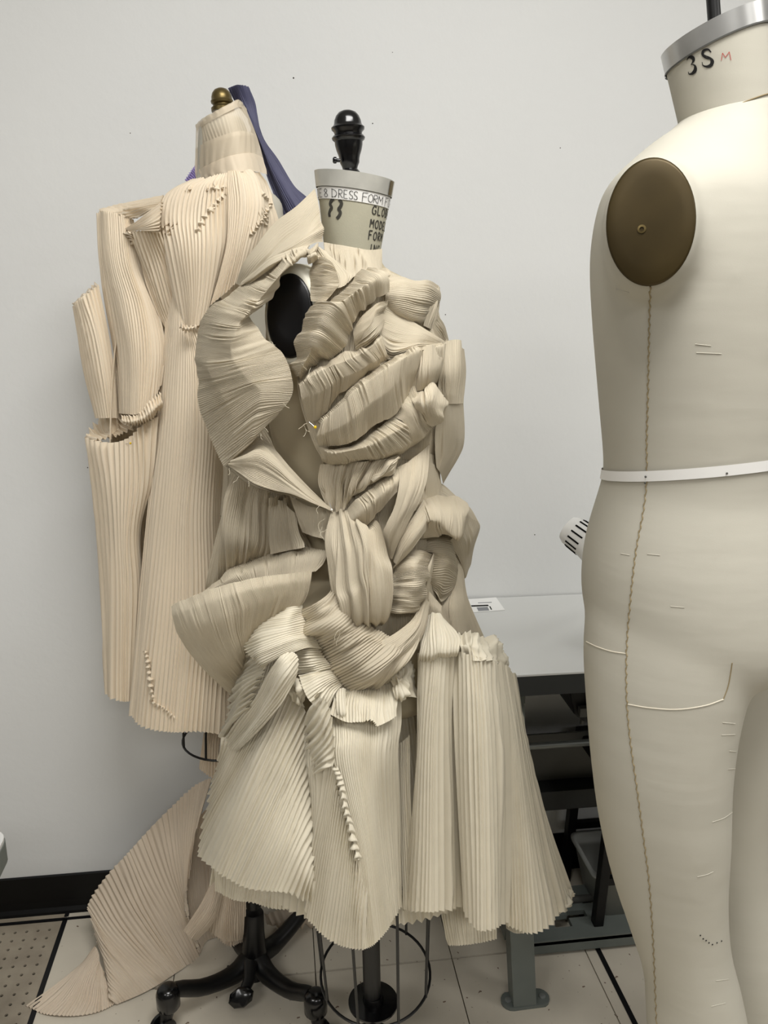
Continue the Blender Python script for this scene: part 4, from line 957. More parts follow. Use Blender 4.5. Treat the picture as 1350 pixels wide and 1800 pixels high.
S_('long_strip', 9, [[(870, 490, 12), (800, 600, 14), (740, 700, 14.6), (680, 800, 14.6), (635, 930, 14)], [(905, 560, 12.5), (870, 655, 14.6), (800, 760, 15.8), (730, 870, 15.8), (655, 985, 15)], [(910, 640, 11), (890, 720, 12.6), (825, 810, 14), (765, 895, 14.4), (635, 1025, 14)]], n=18, along='u', k=0.6, folds=[(0.003, 2, 4, 3)], nlen=36)
S_('front_drape', 9, [[(185, 598, 12), (230, 572, 12.5), (290, 585, 13), (340, 715, 13.5), (490, 640, 14)], [(160, 770, 12.5), (260, 775, 14.6), (350, 740, 15.2), (430, 690, 15.6), (545, 720, 15.6)], [(168, 950, 13.5), (270, 900, 16), (370, 880, 17.2), (470, 850, 17.6), (578, 930, 16)],
                      [(175, 1150, 14), (270, 1150, 17.2), (370, 1080, 18.6), (480, 1000, 18.6), (610, 1050, 16.5)], [(205, 1290, 14), (300, 1255, 18), (400, 1205, 19.2), (500, 1185, 19), (615, 1250, 16)], [(250, 1425, 13.5), (330, 1420, 16.6), (420, 1405, 18), (500, 1385, 17.5), (607, 1400, 15)], [(315, 1484, 11.5), (360, 1492, 13.5), (430, 1478, 14.5), (490, 1445, 14), (560, 1465, 13)]], n=52, k=0.6, folds=[(0.008, 9, 2.2, 2), (0.004, 18, 3, 8)], nlen=60)
# right hip puffs
S_('hip_puff', 9, [[(795, 590, 11), (850, 500, 8), (930, 468, 6), (1030, 473, 4), (1110, 488, 1), (1205, 560, -3)], [(830, 600, 13), (900, 555, 12.6), (980, 555, 11.6), (1070, 565, 9), (1140, 575, 6), (1198, 585, 0)], [(870, 670, 14), (930, 650, 14.6), (1010, 650, 13.6), (1080, 660, 11.6), (1140, 645, 8), (1185, 610, 3)],
                   [(850, 720, 13), (920, 705, 13.6), (1000, 735, 13.2), (1080, 770, 12), (1130, 760, 9), (1168, 690, 4)], [(830, 790, 11), (950, 780, 11), (1020, 780, 10.5), (1080, 795, 10), (1120, 785, 8), (1162, 740, 4)]], n=56, k=0.4, folds=[(0.006, 9, 2, 2)], seg=5)
S_('hip_flap', 9, [[(1060, 800, 6), (1120, 750, 6), (1180, 640, 2), (1270, 660, -4)], [(1090, 870, 4), (1160, 830, 3), (1220, 790, 0), (1282, 710, -5)], [(1135, 960, 1), (1170, 960, 0), (1200, 910, -2), (1238, 850, -5)], [(1168, 1085, -2), (1180, 1072, -2), (1197, 1020, -3), (1215, 980, -5)]], n=12, k=0.1)
S_('hip_flap', 9, [[(960, 380, 1), (1008, 388, -2), (1110, 480, -4), (1205, 555, -5), (1280, 680, -6)], [(930, 440, 4), (1000, 450, 2), (1100, 520, 0), (1190, 590, -2), (1270, 720, -5)], [(900, 500, 6), (1000, 500, 4), (1090, 560, 2), (1180, 640, 1), (1250, 760, -4)]], n=12, along='u', k=0.2)
S_('side_bodice', 9, [[(880, 200, 9), (930, 230, 7), (965, 270, 4)], [(880, 340, 9.5), (940, 350, 7), (985, 400, 3)], [(870, 500, 9), (930, 490, 7), (1000, 480, 3)]], n=16, k=0.4)
S_('side_loop', 9, [[(750, 885, 12), (800, 868, 12.4), (870, 878, 12), (938, 902, 10)], [(640, 1010, 14), (740, 985, 15.6), (830, 985, 15.6), (912, 1000, 12.5)], [(620, 1130, 14.5), (720, 1120, 16), (820, 1110, 16), (895, 1100, 12.5)], [(615, 1250, 14.5), (710, 1260, 16), (800, 1270, 15.6), (865, 1250, 12.5)], [(608, 1340, 13.5), (700, 1352, 14.5), (790, 1347, 14), (835, 1330, 12)]], n=34, along='u', k=0.55, folds=[(0.005, 2, 8, 2)], nlen=30)
S_('loop_rim', 9, [[(938, 900, 10.2), (912, 1000, 12.7), (895, 1110, 12.7), (862, 1250, 12.5), (832, 1335, 12.2)], [(950, 920, 8), (935, 1010, 9), (912, 1130, 9), (895, 1260, 9), (895, 1350, 9)]], n=3, along='u', k=0.2)
S_('side_drape', 9, [[(790, 850, 9), (900, 795, 8), (1000, 785, 7), (1055, 800, 5)], [(930, 905, 9.6), (990, 915, 9.6), (1060, 940, 8), (1098, 980, 4)], [(900, 1050, 9), (980, 1040, 9.2), (1050, 1040, 8), (1092, 1085, 4)], [(900, 1155, 8), (960, 1210, 8), (1005, 1265, 7), (1075, 1125, 4)]], n=20, along='u', k=0.35, folds=[(0.006, 3, 3, 3)])
S_('hip_panel', 9, [[(1035, 790, 3), (1060, 800, 2), (1082, 830, 1)], [(1070, 980, 3), (1110, 980, 2), (1152, 1000, -1)], [(1050, 1150, 4), (1110, 1150, 4), (1182, 1150, -1)], [(990, 1280, 6), (1100, 1290, 6), (1222, 1280, -1)], [(990, 1390, 7), (1130, 1490, 6), (1325, 1545, -2)]], n=30, k=0.6, folds=[(0.004, 6, 2, 2)], nlen=36)
S_('hip_panel', 9, [[(885, 1150, 9), (940, 1220, 9), (1000, 1290, 8)], [(880, 1250, 10), (930, 1280, 10), (995, 1330, 9)], [(880, 1380, 10), (940, 1370, 10), (1000, 1390, 9)]], n=12, k=0.6)
# twisted swag under the front drape
S_('twisted_swag', 12, [[(440, 175, 12), (448, 240, 12.5), (475, 300, 13), (520, 370, 13.5), (570, 432, 13.8), (640, 472, 14), (730, 468, 13.5), (805, 432, 12.5)],
                        [(490, 150, 14.5), (510, 210, 16), (545, 270, 17), (600, 330, 17.6), (660, 385, 18.2), (730, 415, 18), (795, 392, 16.6), (845, 350, 14.5)],
                        [(540, 105, 14), (565, 165, 16), (610, 230, 17.2), (680, 275, 17.8), (750, 320, 17.8), (810, 338, 16.6), (855, 308, 15), (885, 270, 13)],
                        [(562, 40, 12), (578, 110, 13.5), (640, 185, 14.5), (720, 240, 15.2), (790, 268, 15.2), (850, 262, 14.6), (890, 215, 13), (918, 150, 11)]], n=34, k=0.6, folds=[(0.010, 9, 1.6, 3), (0.004, 18, 2.5, 6)], nlen=60, puck=(14, 0.004))
S_('swag_strap', 12, [[(735, 300, 16.5), (800, 265, 16), (868, 205, 14), (900, 120, 11.5)], [(765, 355, 18), (830, 310, 17.2), (888, 240, 15), (915, 140, 12)], [(800, 410, 16), (865, 335, 15), (908, 255, 13), (928, 150, 10)]], n=14, along='u', k=0.5, folds=[(0.002, 2, 4, 2)], nlen=30)
S_('swag_lining', 10, [[(1050, 100, 7), (1150, 140, 7), (1270, 120, 6)], [(1060, 260, 9), (1130, 230, 9), (1230, 200, 8)]], n=12, k=0.5)
# cream skirt: gathered tops
kw = dict(mat=Cm)
S_('skirt_gather', 10, [[(492, 75, 12), (500, 150, 12.5), (540, 240, 13), (580, 330, 13.2), (605, 385, 13.6)], [(400, 85, 12), (390, 180, 15), (400, 270, 16.5), (430, 340, 17), (465, 385, 17)], [(270, 130, 9), (250, 220, 13), (230, 330, 16.2), (230, 420, 17.2), (270, 480, 17)], [(180, 190, 5), (150, 260, 10), (130, 370, 13), (190, 450, 15), (240, 515, 16)]], n=26, k=0.6, folds=[(0.006, 6, 2, 2)], **kw)
S_('skirt_gather', 10, [[(600, 372, 13.5), (630, 420, 13.6), (662, 462, 14), (692, 502, 14)], [(530, 380, 15.6), (540, 430, 15.8), (560, 480, 15.8), (605, 522, 15.6)], [(452, 388, 15), (452, 440, 15.2), (455, 490, 15.2), (460, 545, 15)]], n=10, k=0.6, **kw)
S_('skirt_gather', 10, [[(668, 492, 14), (700, 540, 14.2), (735, 582, 14.2), (765, 608, 14)], [(570, 522, 16.2), (590, 580, 17.4), (635, 635, 17.4), (695, 675, 16.6)], [(472, 548, 16), (495, 630, 17.8), (545, 725, 18.8), (645, 790, 17.6)]], n=13, k=0.5, folds=[(0.005, 4, 2, 5)], **kw)
S_('skirt_gather', 10, [[(735, 600, 13.5), (830, 626, 14), (920, 632, 14), (1000, 612, 13.5), (1085, 568, 12.5)], [(705, 700, 16.2), (800, 720, 17.6), (900, 740, 18.2), (1000, 740, 17.6), (1115, 685, 15)], [(675, 810, 18), (790, 860, 20), (900, 850, 21), (1000, 880, 20.5), (1125, 815, 17)]], n=24, k=0.6, folds=[(0.006, 7, 1.5, 2)], **kw)
S_('skirt_gather', 10, [[(1085, 565, 12.5), (1130, 520, 12), (1190, 480, 10), (1245, 500, 8)], [(1085, 625, 15), (1140, 585, 15), (1195, 570, 13), (1240, 605, 10)], [(1110, 700, 14.5), (1160, 695, 14.5), (1195, 690, 13), (1225, 695, 10)]], n=8, k=0.6, folds=[(0.012, 5, 3, 2), (0.006, 9, 6, 4)], nlen=40, **kw)
S_('skirt_flap', 10, [[(400, 400, 17), (330, 450, 17.8), (250, 560, 16), (170, 700, 13), (60, 880, 8), (-30, 990, 2)], [(462, 430, 18), (400, 500, 20), (330, 600, 19.6), (250, 720, 17.4), (150, 860, 13.4), (20, 1030, 6)], [(452, 575, 18), (405, 660, 19), (345, 760, 18.6), (260, 855, 17.2), (170, 950, 14), (60, 1060, 8)]], n=11, along='u', k=0.35, folds=[(0.004, 4, 3, 2)], nlen=40, **kw)
S_('crumple', 10, [[(420, 600, 15), (455, 580, 16), (500, 620, 15)], [(415, 680, 16), (455, 670, 18), (505, 690, 16)], [(430, 730, 15), (460, 745, 16.5), (505, 760, 15)]], n=6, k=0.4, folds=[(0.008, 4, 4, 2)], **kw)
S_('crumple', 10, [[(720, 640, 15), (760, 640, 16), (800, 660, 15)], [(700, 780, 17), (760, 800, 19), (820, 800, 17)], [(725, 905, 17), (770, 915, 18.5), (810, 880, 17)]], n=7, k=0.6, folds=[(0.007, 4, 3, 2)], **kw)
# skirt panels
def mids(r0, r1, lift=1.0, sag=0.0, t=0.5): return [(x0*(1-t)+x1*t, y0*(1-t)+y1*t+sag, d0*(1-t)+d1*t+lift) for (x0, y0, d0), (x1, y1, d1) in zip(r0, r1)]
ra_ = [(205, 565, 2), (330, 510, 7), (450, 430, 11), (570, 340, 14), (690, 230, 15), (810, 380, 14.8), (850, 620, 14.8), (890, 880, 15), (920, 1180, 15.2), (935, 1460, 15.4)]
rb = [(185, 690, -2), (150, 900, -2), (100, 1120, -2), (42, 1385, -2), (150, 1500, 11), (270, 1580, 15), (400, 1642, 18), (560, 1668, 20), (720, 1690, 19.6), (860, 1760, 17.4)]
S_('skirt_panel', 14, [ra_, mids(ra_, rb, 1.6, 0, .33), mids(ra_, rb, 1.8, 0, .66), rb], n=38, k=0.55, folds=[(0.003, 6, 1.4, 3)], nlen=46, **kw)
S_('skirt_side', 12, [[(330, 295, 14.5), (305, 375, 14.5), (275, 450, 14), (235, 560, 12.5)], [(240, 330, 10), (220, 420, 10), (190, 510, 9), (160, 620, 8)], [(203, 395, 1), (183, 470, 0), (153, 560, -1), (118, 690, -2)]], n=12, k=0.6, folds=[(0.004, 5, 2, 2)], **kw)
rc_ = [(690, 1260, 22.4), (612, 1150, 22.4), (562, 980, 22.2), (512, 800, 21.8), (472, 620, 21.2), (430, 480, 20.6), (300, 420, 18.6), (235, 230, 16.4)]
rd_ = [(655, 1797, 22.8), (560, 1787, 22.2), (460, 1757, 21.2), (370, 1702, 20), (300, 1622, 18.6), (238, 1520, 17), (292, 1150, 16.6), (285, 760, 16.2)]
S_('skirt_panel', 13, [rc_, mids(rc_, rd_, 0.6), rd_], n=30, k=0.55, folds=[(0.002, 5, 1.4, 3)], nlen=36, **kw)
S_('skirt_panel', 13, [[(420, 150, 16.5), (510, 80, 16.5), (600, 30, 16.5), (690, 10, 16.3), (780, 0, 15.5), (905, -10, 12)], [(425, 300, 19.6), (520, 260, 20), (605, 240, 20), (690, 230, 19.6), (780, 220, 18.4), (905, 180, 13.6)], [(440, 480, 20.8), (530, 480, 21.6), (610, 480, 21.6), (690, 480, 21), (770, 480, 19.5), (890, 400, 14)], [(600, 1120, 22.5), (650, 1090, 22.7), (698, 1060, 22.4), (738, 1030, 21.4), (800, 960, 17.5), (905, 850, 12)], [(645, 1799, 22.9), (715, 1768, 22.5), (775, 1712, 21.6), (825, 1642, 20), (865, 1562, 17), (915, 1482, 12)]], n=26, k=0.55, nlen=46, **kw)
S_('skirt_gather', 13, [[(330, -60, 20), (400, 40, 20.5), (430, 180, 20.8), (440, 330, 21), (440, 470, 21.2)], [(270, 40, 19), (320, 160, 20.4), (350, 290, 20.6), (365, 400, 20.7), (370, 500, 20.8)], [(222, 130, 16.6), (240, 260, 17), (262, 380, 17.6), (285, 470, 18.2), (300, 540, 18.8)]], n=9, k=0.5, folds=[(0.003, 3, 3, 2)], **kw)
jag = [(425, 478), (462, 560), (484, 650), (508, 780), (543, 900), (566, 1010), (606, 1155)]
S_('seam_ruffle', 13, [[(x-10, y+4, 20.9+0.25*i) for i, (x, y) in enumerate(jag)], [(x, y, 21.6+0.25*i) for i, (x, y) in enumerate(jag)], [(x+34, y-6, 21.5+0.2*i) for i, (x, y) in enumerate(jag)]], n=13, k=0.42, nlen=12, **kw)
S_('skirt_panel', 13, [[(890, 330, 9), (930, 300, 10.5), (985, 250, 11)], [(880, 760, 9), (930, 740, 11), (990, 720, 11.5)], [(905, 1485, 10), (965, 1510, 13), (1045, 1520, 13)]], n=8, k=0.6, nlen=30, **kw)
S_('skirt_panel', 12, [[(882, 345, 13), (930, 345, 15.5), (980, 345, 15.5), (1032, 330, 13)], [(872, 700, 13), (905, 700, 16), (960, 700, 16.6), (1025, 700, 12.5)], [(820, 1340, 11), (890, 1345, 16.5), (960, 1345, 17.4), (1060, 1325, 11.5)]], n=13, k=0.55, nlen=40, folds=[(0.003, 4, 1, 2)], **kw)
S_('skirt_panel', 12, [[(1020, 330, 13), (1075, 350, 16), (1140, 365, 15.5), (1205, 385, 11)], [(1018, 700, 14), (1090, 700, 18.4), (1160, 700, 18), (1235, 700, 12)], [(1050, 1330, 14), (1110, 1412, 19.6), (1170, 1410, 19.4), (1230, 1385, 12.6)]], n=13, k=0.5, nlen=40, folds=[(0.002, 4, 1, 2)], **kw)
S_('skirt_panel', 12, [[(1190, 370, 11.5), (1222, 395, 7), (1250, 440, -1)], [(1232, 700, 12), (1268, 700, 9), (1305, 700, -1)], [(1230, 1050, 12), (1310, 1060, 10), (1385, 1010, -1)], [(1225, 1400, 12), (1345, 1422, 12), (1478, 1284, -1)]], n=17, k=0.55, nlen=40, **kw)
S_('skirt_fan', 12, [[(922, 195, 10), (950, 188, 11), (980, 205, 10)], [(895, 290, 13), (960, 280, 15.5), (1045, 285, 13.5)], [(888, 345, 14), (960, 345, 17), (1040, 330, 15)], [(884, 375, 13.4), (960, 368, 16), (1032, 350, 14)]], n=14, k=0.6, folds=[(0.003, 5, 2, 1)], **kw)
S_('skirt_crumple', 12, [[(1040, 262, 11), (1100, 262, 10), (1150, 285, 6), (1195, 335, 0)], [(1035, 305, 15), (1100, 305, 15.5), (1158, 330, 12), (1215, 385, 3)], [(1045, 360, 15), (1100, 375, 16.6), (1165, 382, 14.5), (1225, 425, 4)]], n=9, k=0.5, folds=[(0.010, 5, 2.5, 1), (0.004, 11, 5, 3)], nlen=40, **kw)
S_('torn_hem', 5, [[(1235, 715, 2), (1255, 740, 0), (1268, 765, -2)], [(1235, 765, 3), (1250, 780, 1.5), (1262, 790, -1)], [(1195, 820, 6), (1225, 815, 4), (1250, 812, 1)]], n=5, k=0.8, folds=[(0.01, 4, 3, 1)], **kw)
S_('under_hem', 5, [[(840, 700, 4), (940, 700, 6), (1040, 700, 5)], [(858, 820, 5), (945, 830, 8), (1035, 820, 6)], [(878, 922, 6), (950, 918, 9.5), (1032, 900, 7)]], n=18, k=0.6, **kw)
S_('under_hem', 5, [[(125, 620, 1), (250, 660, 5), (430, 700, 5)], [(135, 690, 2), (260, 720, 6), (430, 760, 6)], [(138, 748, 2), (250, 790, 7), (430, 818, 7)]], n=30, k=0.6, folds=[(0.008, 5, 1, 1)], **kw)
S_('under_hem', 5, [[(1040, 760, 4), (1100, 770, 6), (1180, 760, 4)], [(1062, 868, 8), (1100, 884, 9), (1180, 868, 6)]], n=14, k=0.6, **kw)
# lining that closes the skirt all round
lin = []
for (px, py, hw) in ((636, 1130, 150), (640, 1250, 175), (645, 1400, 205), (650, 1540, 235)):
    c = P(px, py, DM); w = hw*zc(c)/FPX*0.80
    lin.append([c+SIDE*(w*math.cos(a))+HEAD*(w*0.62*math.sin(a)) for a in np.linspace(0, 2*math.pi, 25)])
sheet('skirt_lining', lin, dr, Cm, n=70, k=0.5, seg=4)
# back of the skirt
bk = []
for (px, py, hw) in ((640, 1110, 165), (645, 1250, 215), (655, 1400, 260), (668, 1560, 300)):
    c = P(px, py, DM); w = hw*zc(c)/FPX
    bk.append([c+SIDE*(w*math.cos(a))+HEAD*(min(w*0.5, 0.058)*math.sin(a)) for a in np.linspace(0.0, math.pi, 15)])
sheet('skirt_back', bk, dr, Cm, n=60, k=0.5, seg=4)

rng = random.Random(9)
def thread(fr, x, y, dd, L, ang):
    ox, oy, sc = FR[fr]
    pts = []
    a = ang; px, py = x, y
    for i in range(9):
        pts.append(P(ox+px/sc, oy+py/sc, DM-dd*0.01-0.0006*i)); px += L/8*math.cos(a); py += L/8*math.sin(a); a += rng.uniform(-0.6, 0.6)
    mb = MB(); mb.tube(pts, 0.00022, 4); mb.build('loose_thread', M_LTHREAD, dr, True)
for fr, x, y, dd, L, a in [(7, 250, 850, 17, 60, 2.2), (7, 225, 1215, 17, 70, 2.8), (7, 240, 1270, 17, 60, 3.4), (9, 130, 640, 15.5, 120, 2.4), (9, 110, 700, 15.5, 110, 1.7), (9, 150, 720, 15.5, 90, 2.9), (10, 740, 260, 18.5, 100, 1.6), (10, 730, 250, 18.5, 80, 1.9),
                           (8, 640, 1040, 15, 50, 0.4), (8, 520, 1190, 14, 45, 1.2), (8, 500, 1235, 13, 40, 1.5), (8, 360, 1500, 13, 60, 2.0), (8, 420, 1530, 13, 40, 1.4), (8, 300, 1450, 12, 50, 1.9), (8, 790, 830, 17, 60, 4.2), (8, 470, 600, 14, 50, 0.5), (8, 560, 650, 15, 40, 0.2), (8, 870, 1690, 15, 60, 2.6), (8, 780, 1200, 16, 60, 1.2)]:
    thread(fr, x, y, dd, L, a)

# ------------------------------------------------------------------ left dress form
DLF = 1.43
lf_ = thing('dress_form', 'dress form with brass knob and black caster base under the ivory pleated dress', 'dress form', P(446, 1740, DLF))
def lsec(px, py, hw, ratio=0.75): return msec(px, py, hw, ratio, DLF)
loft('neck', [lsec(392, 206, 30, .8), lsec(392, 222, 40, .9), lsec(394, 250, 45, .9), lsec(398, 300, 50, .9), lsec(400, 330, 58, .85)], lf_, M_LINEN, n=36, sub=4)
loft('torso', [lsec(400, 325, 55, .8), lsec(396, 350, 95, .6), lsec(390, 390, 108, .55), lsec(392, 480, 100, .55), lsec(395, 600, 90, .55), lsec(398, 760, 85, .6), lsec(400, 900, 108, .76), lsec(405, 1040, 120, .8), lsec(410, 1160, 118, .8)], lf_, M_LINEN, n=40, sub=4)
c0 = P(392, 196, DLF); pxl = zc(c0)/FPX; axk = P(388, 158, DLF)-c0
mb = MB(); mb.lathe([(r*pxl, t*pxl) for r, t in [(20, 0), (20, 6), (17, 8), (16, 11), (19, 13.5), (19.5, 17), (18, 19), (17.5, 24), (15.5, 30), (11, 35), (5, 37.5), (0.5, 38)]], c0, axk, n=32); mb.build('knob', M_BRASS, lf_, True)
pa_ = P(415, 1150, DLF); pb_ = P(446, 1592, DLF)
mb = MB(); mb.tube([pa_, pb_], 0.016, 16); mb.build('pole', M_BLACK, lf_, True)
rc2 = P(400, 1296, DLF)
def ring2(a, c, k=1.0): return c+SIDE*(0.088*k*math.cos(a))+HEAD*(0.085*k*math.sin(a))
mb = MB(); mb.tube([ring2(2*math.pi*i/40, rc2) for i in range(40)], 0.0023, 8, closed=True); mb.build('cage_ring', M_BLACK, lf_, True)
for i in range(8):
    a = 2*math.pi*(i+0.62)/8
    mb = MB(); mb.tube([ring2(a, P(407, 1120, DLF), 1.15), ring2(a, rc2)], 0.0023, 8); mb.build('cage_wire', M_BLACK, lf_, True)
# cast base: hub, curved legs with casters, tilt pedal
hb = P(447, 1690, DLF)
hx, hy, hz = map(float, hb)
mb = MB(); mb.lathe([(0.030, -0.045), (0.034, -0.02), (0.032, 0.0), (0.026, 0.03), (0.022, 0.08), (0.021, 0.125), (0.018, 0.13)], hb, pb_-hb, n=24); mb.build('hub', M_BLACK, lf_, True)
tips = [on_plane(300, 1812, 2, 0.0), on_plane(556, 1822, 2, 0.0)]
cen = np.array([hx, hy, 0.0])
back = [cen+(cen-tips[0])*0.95+HEAD*0.02, cen+(cen-tips[1])*0.85+HEAD*0.02]
for i, tp_ in enumerate(tips+back):
    d = tp_-cen
    top = np.array([tp_[0], tp_[1], 0.085])
    pts = [np.array([hx, hy, hz+0.012])+d*0.06, np.array([hx, hy, hz+0.004])+d*0.28, np.array([hx, hy, 0.0])+d*0.62+ZUP*(0.6*hz+0.035), np.array([hx, hy, 0.0])+d*0.9+ZUP*0.088, top]
    tt = np.linspace(0, 1, 5); pts = list(cubic(np.array(pts), tt, np.linspace(0, 1, 14)))
    mb = MB(); mb.tube(pts, [0.024, 0.023, 0.021, 0.020, 0.0185, 0.0175, 0.017, 0.0165, 0.016, 0.0155, 0.015, 0.015, 0.016, 0.016], 12); lg = mb.build('base_leg', M_BLACK, lf_, True)
    mb = MB(); mb.lathe([(0.019, 0.058), (0.023, 0.064), (0.0235, 0.092), (0.020, 0.104), (0.012, 0.110)], (top[0], top[1], 0), (0, 0, 1), n=20); mb.build('socket', M_GLOSS, lg, True)
    dd = d/np.linalg.norm(d); sd_ = np.cross(dd, ZUP)
    mb = MB(); mb.tube([(top[0], top[1], 0.06), (top[0]+dd[0]*0.008, top[1]+dd[1]*0.008, 0.04), (top[0]+dd[0]*0.014, top[1]+dd[1]*0.014, 0.028)], [0.014, 0.013, 0.009], 12); mb.build('fork', M_BLACK, lg, True)
    for s_ in (-1, 1):
        mb = MB(); mb.lathe([(0.018, -0.005), (0.0222, -0.003), (0.0222, 0.003), (0.018, 0.005)], np.array([top[0], top[1], 0.0224])+dd*0.016+sd_*(s_*0.011), sd_, n=22); mb.build('wheel', M_GLOSS, lg, True)
p1 = P(440, 1692, DLF-0.035); p2 = P(437, 1725, DLF-0.07); p3 = P(424, 1753, DLF-0.10)
mb = MB(); mb.tube([p1, p2, p3], [0.014, 0.012, 0.010], 10); mb.build('pedal_arm', M_BLACK, lf_, True)
mb = MB(); e_r = 23*zc(p3)/FPX
pv = -HEAD*0.8+ZUP*0.6; mb.lathe([(e_r*0.9, -0.008), (e_r, -0.004), (e_r, 0.004), (e_r*0.85, 0.008), (e_r*0.3, 0.010)], p3, pv, n=8, ex=SIDE*0.92+np.cross(pv, SIDE)*0.38, ratio=0.72); mb.build('pedal', M_GLOSS, lf_, True)
mb = MB(); mb.tube([P(399, 1704, DLF-0.03), P(480, 1708, DLF-0.03)], 0.008, 10); mb.build('cross_bar', M_BLACK, lf_, True)

# ------------------------------------------------------------------ ivory pleated dress
dl = thing('pleated_dress', 'long ivory pleated dress with open side folds and sheer collar against the wall', 'dress', P(410, 1700, DLF))
def L_(name, frame, rows, mat=None, par=None, **kw):
    R = []
    for r in rows:
        R.append(K(r[0], DLF, r[1]) if isinstance(r, tuple) else K(frame, DLF, r))
    kw.setdefault('k', 0.5); kw.setdefault('nlen', 40)
    return sheet(name, R, par or dl, mat or M_IVORY, **kw)
# collar
L_('collar', 3, [[(716, 268, -2), (750, 235, 3), (820, 195, 6), (890, 158, 6), (940, 138, 4), (980, 188, -1)], [(714, 400, -1), (780, 365, 5), (860, 335, 7.5), (940, 310, 7.5), (1000, 310, 4), (1035, 330, 0)], [(718, 550, 0), (790, 530, 6), (880, 512, 8.5), (960, 502, 8.5), (1030, 502, 6), (1085, 518, 1)]], mat=M_SHEER, n=24, k=0.06, folds=[(0.002, 4, 2, 1)])
L_('collar_edge', 3, [[(716, 262, -2), (750, 230, 3.2), (820, 190, 6.3), (890, 153, 6.3), (940, 133, 4.3), (980, 182, -1)], [(718, 300, -1.6), (755, 265, 3.4), (825, 225, 6.6), (895, 190, 6.6), (945, 172, 4.6), (985, 212, -0.6)]], mat=M_SHEER, n=10, k=0.04)
L_('collar_layer', 3, [[(716, 385, -0.6), (780, 345, 5.6), (860, 315, 8), (940, 295, 8), (1000, 300, 4.6), (1034, 330, 0.5)], [(718, 550, 0.4), (790, 530, 6.6), (880, 512, 9), (960, 502, 9), (1030, 502, 6.5), (1085, 518, 1.4)]], mat=M_SHEER, n=10, k=0.04)
L_('collar_band', 3, [[(720, 500, 0.4), (780, 468, 6.8), (860, 432, 9.2), (940, 412, 9.2), (1010, 408, 7), (1062, 430, 1.6)], [(718, 552, 0.8), (790, 532, 7), (880, 514, 9.4), (960, 504, 9.4), (1030, 504, 6.9), (1088, 520, 1.8)]], mat=M_IVORY, n=10, k=0.04)
# bodice
L_('bodice_panel', 3, [[(690, 548, 5), (735, 540, 7), (785, 528, 8.5), (840, 516, 9.3), (892, 508, 9.5)], [(552, 630, 4), (635, 600, 7.5), (720, 590, 9.5), (805, 575, 10.5), (891, 560, 10.3)], [(522, 760, 5), (600, 745, 8.5), (690, 735, 10.5), (790, 720, 11.5), (890, 700, 10.5)], [(545, 900, 6), (620, 900, 10), (700, 895, 12), (790, 890, 12.5), (880, 880, 10.5)], [(600, 1120, 6.5), (655, 1120, 10), (710, 1120, 11.6), (770, 1100, 12), (830, 1060, 10)], [(648, 1298, 7.5), (672, 1300, 9.5), (702, 1298, 11), (738, 1290, 11.4), (785, 1200, 10)]], n=18, folds=[(0.003, 5, 1.5, 2)])
L_('bodice_panel', 3, [[(885, 506, 9.5), (935, 500, 9.6), (990, 500, 8.6), (1050, 506, 6)], [(889, 570, 10.4), (955, 560, 11), (1030, 565, 9), (1100, 580, 4)], [(890, 700, 11.5), (970, 690, 12), (1050, 690, 10), (1125, 690, 4)], [(875, 900, 12), (940, 890, 12.5), (1010, 870, 10.5), (1150, 800, 3)], [(790, 1200, 11), (880, 1120, 11.6), (960, 1040, 10), (1080, 940, 3)]], n=18, folds=[(0.004, 5, 1.5, 2)])
# little tucked points of the yoke
bmj = bmesh.new()
for o in dl.children:
    if o.name.startswith('bodice_panel'): bmj.from_mesh(o.data)
BV2 = BVHTree.FromBMesh(bmj); bmj.free()
rng = random.Random(4)
def f3(x, y): return 100+x/2.935, 130+y/2.935
for (x0, y0, x1, y1, m) in ((600, 610, 700, 600, 5), (740, 605, 870, 590, 7), (870, 610, 790, 720, 6), (800, 690, 720, 820, 4), (590, 840, 520, 760, 5), (1000, 830, 1080, 740, 7), (1080, 700, 1085, 790, 5), (1060, 610, 1110, 700, 5)):
    for i in range(m):
        t = (i+0.5)/m; x = x0+(x1-x0)*t+rng.uniform(-6, 6); y = y0+(y1-y0)*t+rng.uniform(-6, 6); L = rng.uniform(40, 80); lean = (x-880)*0.12*L/60
        rows = []
        for (yy, w, h) in ((y-L, 5, -0.002), (y-L*0.4, 8, 0.001), (y-L*0.1, 10, 0.0045), (y, 12, 0.0055), (y+7, 12, -0.002)):
            tt = (y-yy)/L; r = []
            for sx, hh in ((-1, -0.003), (-0.3, h), (0.5, h*0.6), (1, -0.003)):
                p, n_ = hit(*f3(x+sx*w-lean*tt, yy+(sx*2 if yy >= y else 0)), BV2, hh)
                r.append(p)
            rows.append(r)
        if any(p is None for r in rows for p in r): continue
        sheet('tuck', rows, dl, M_IVORY, n=0, nlen=12)
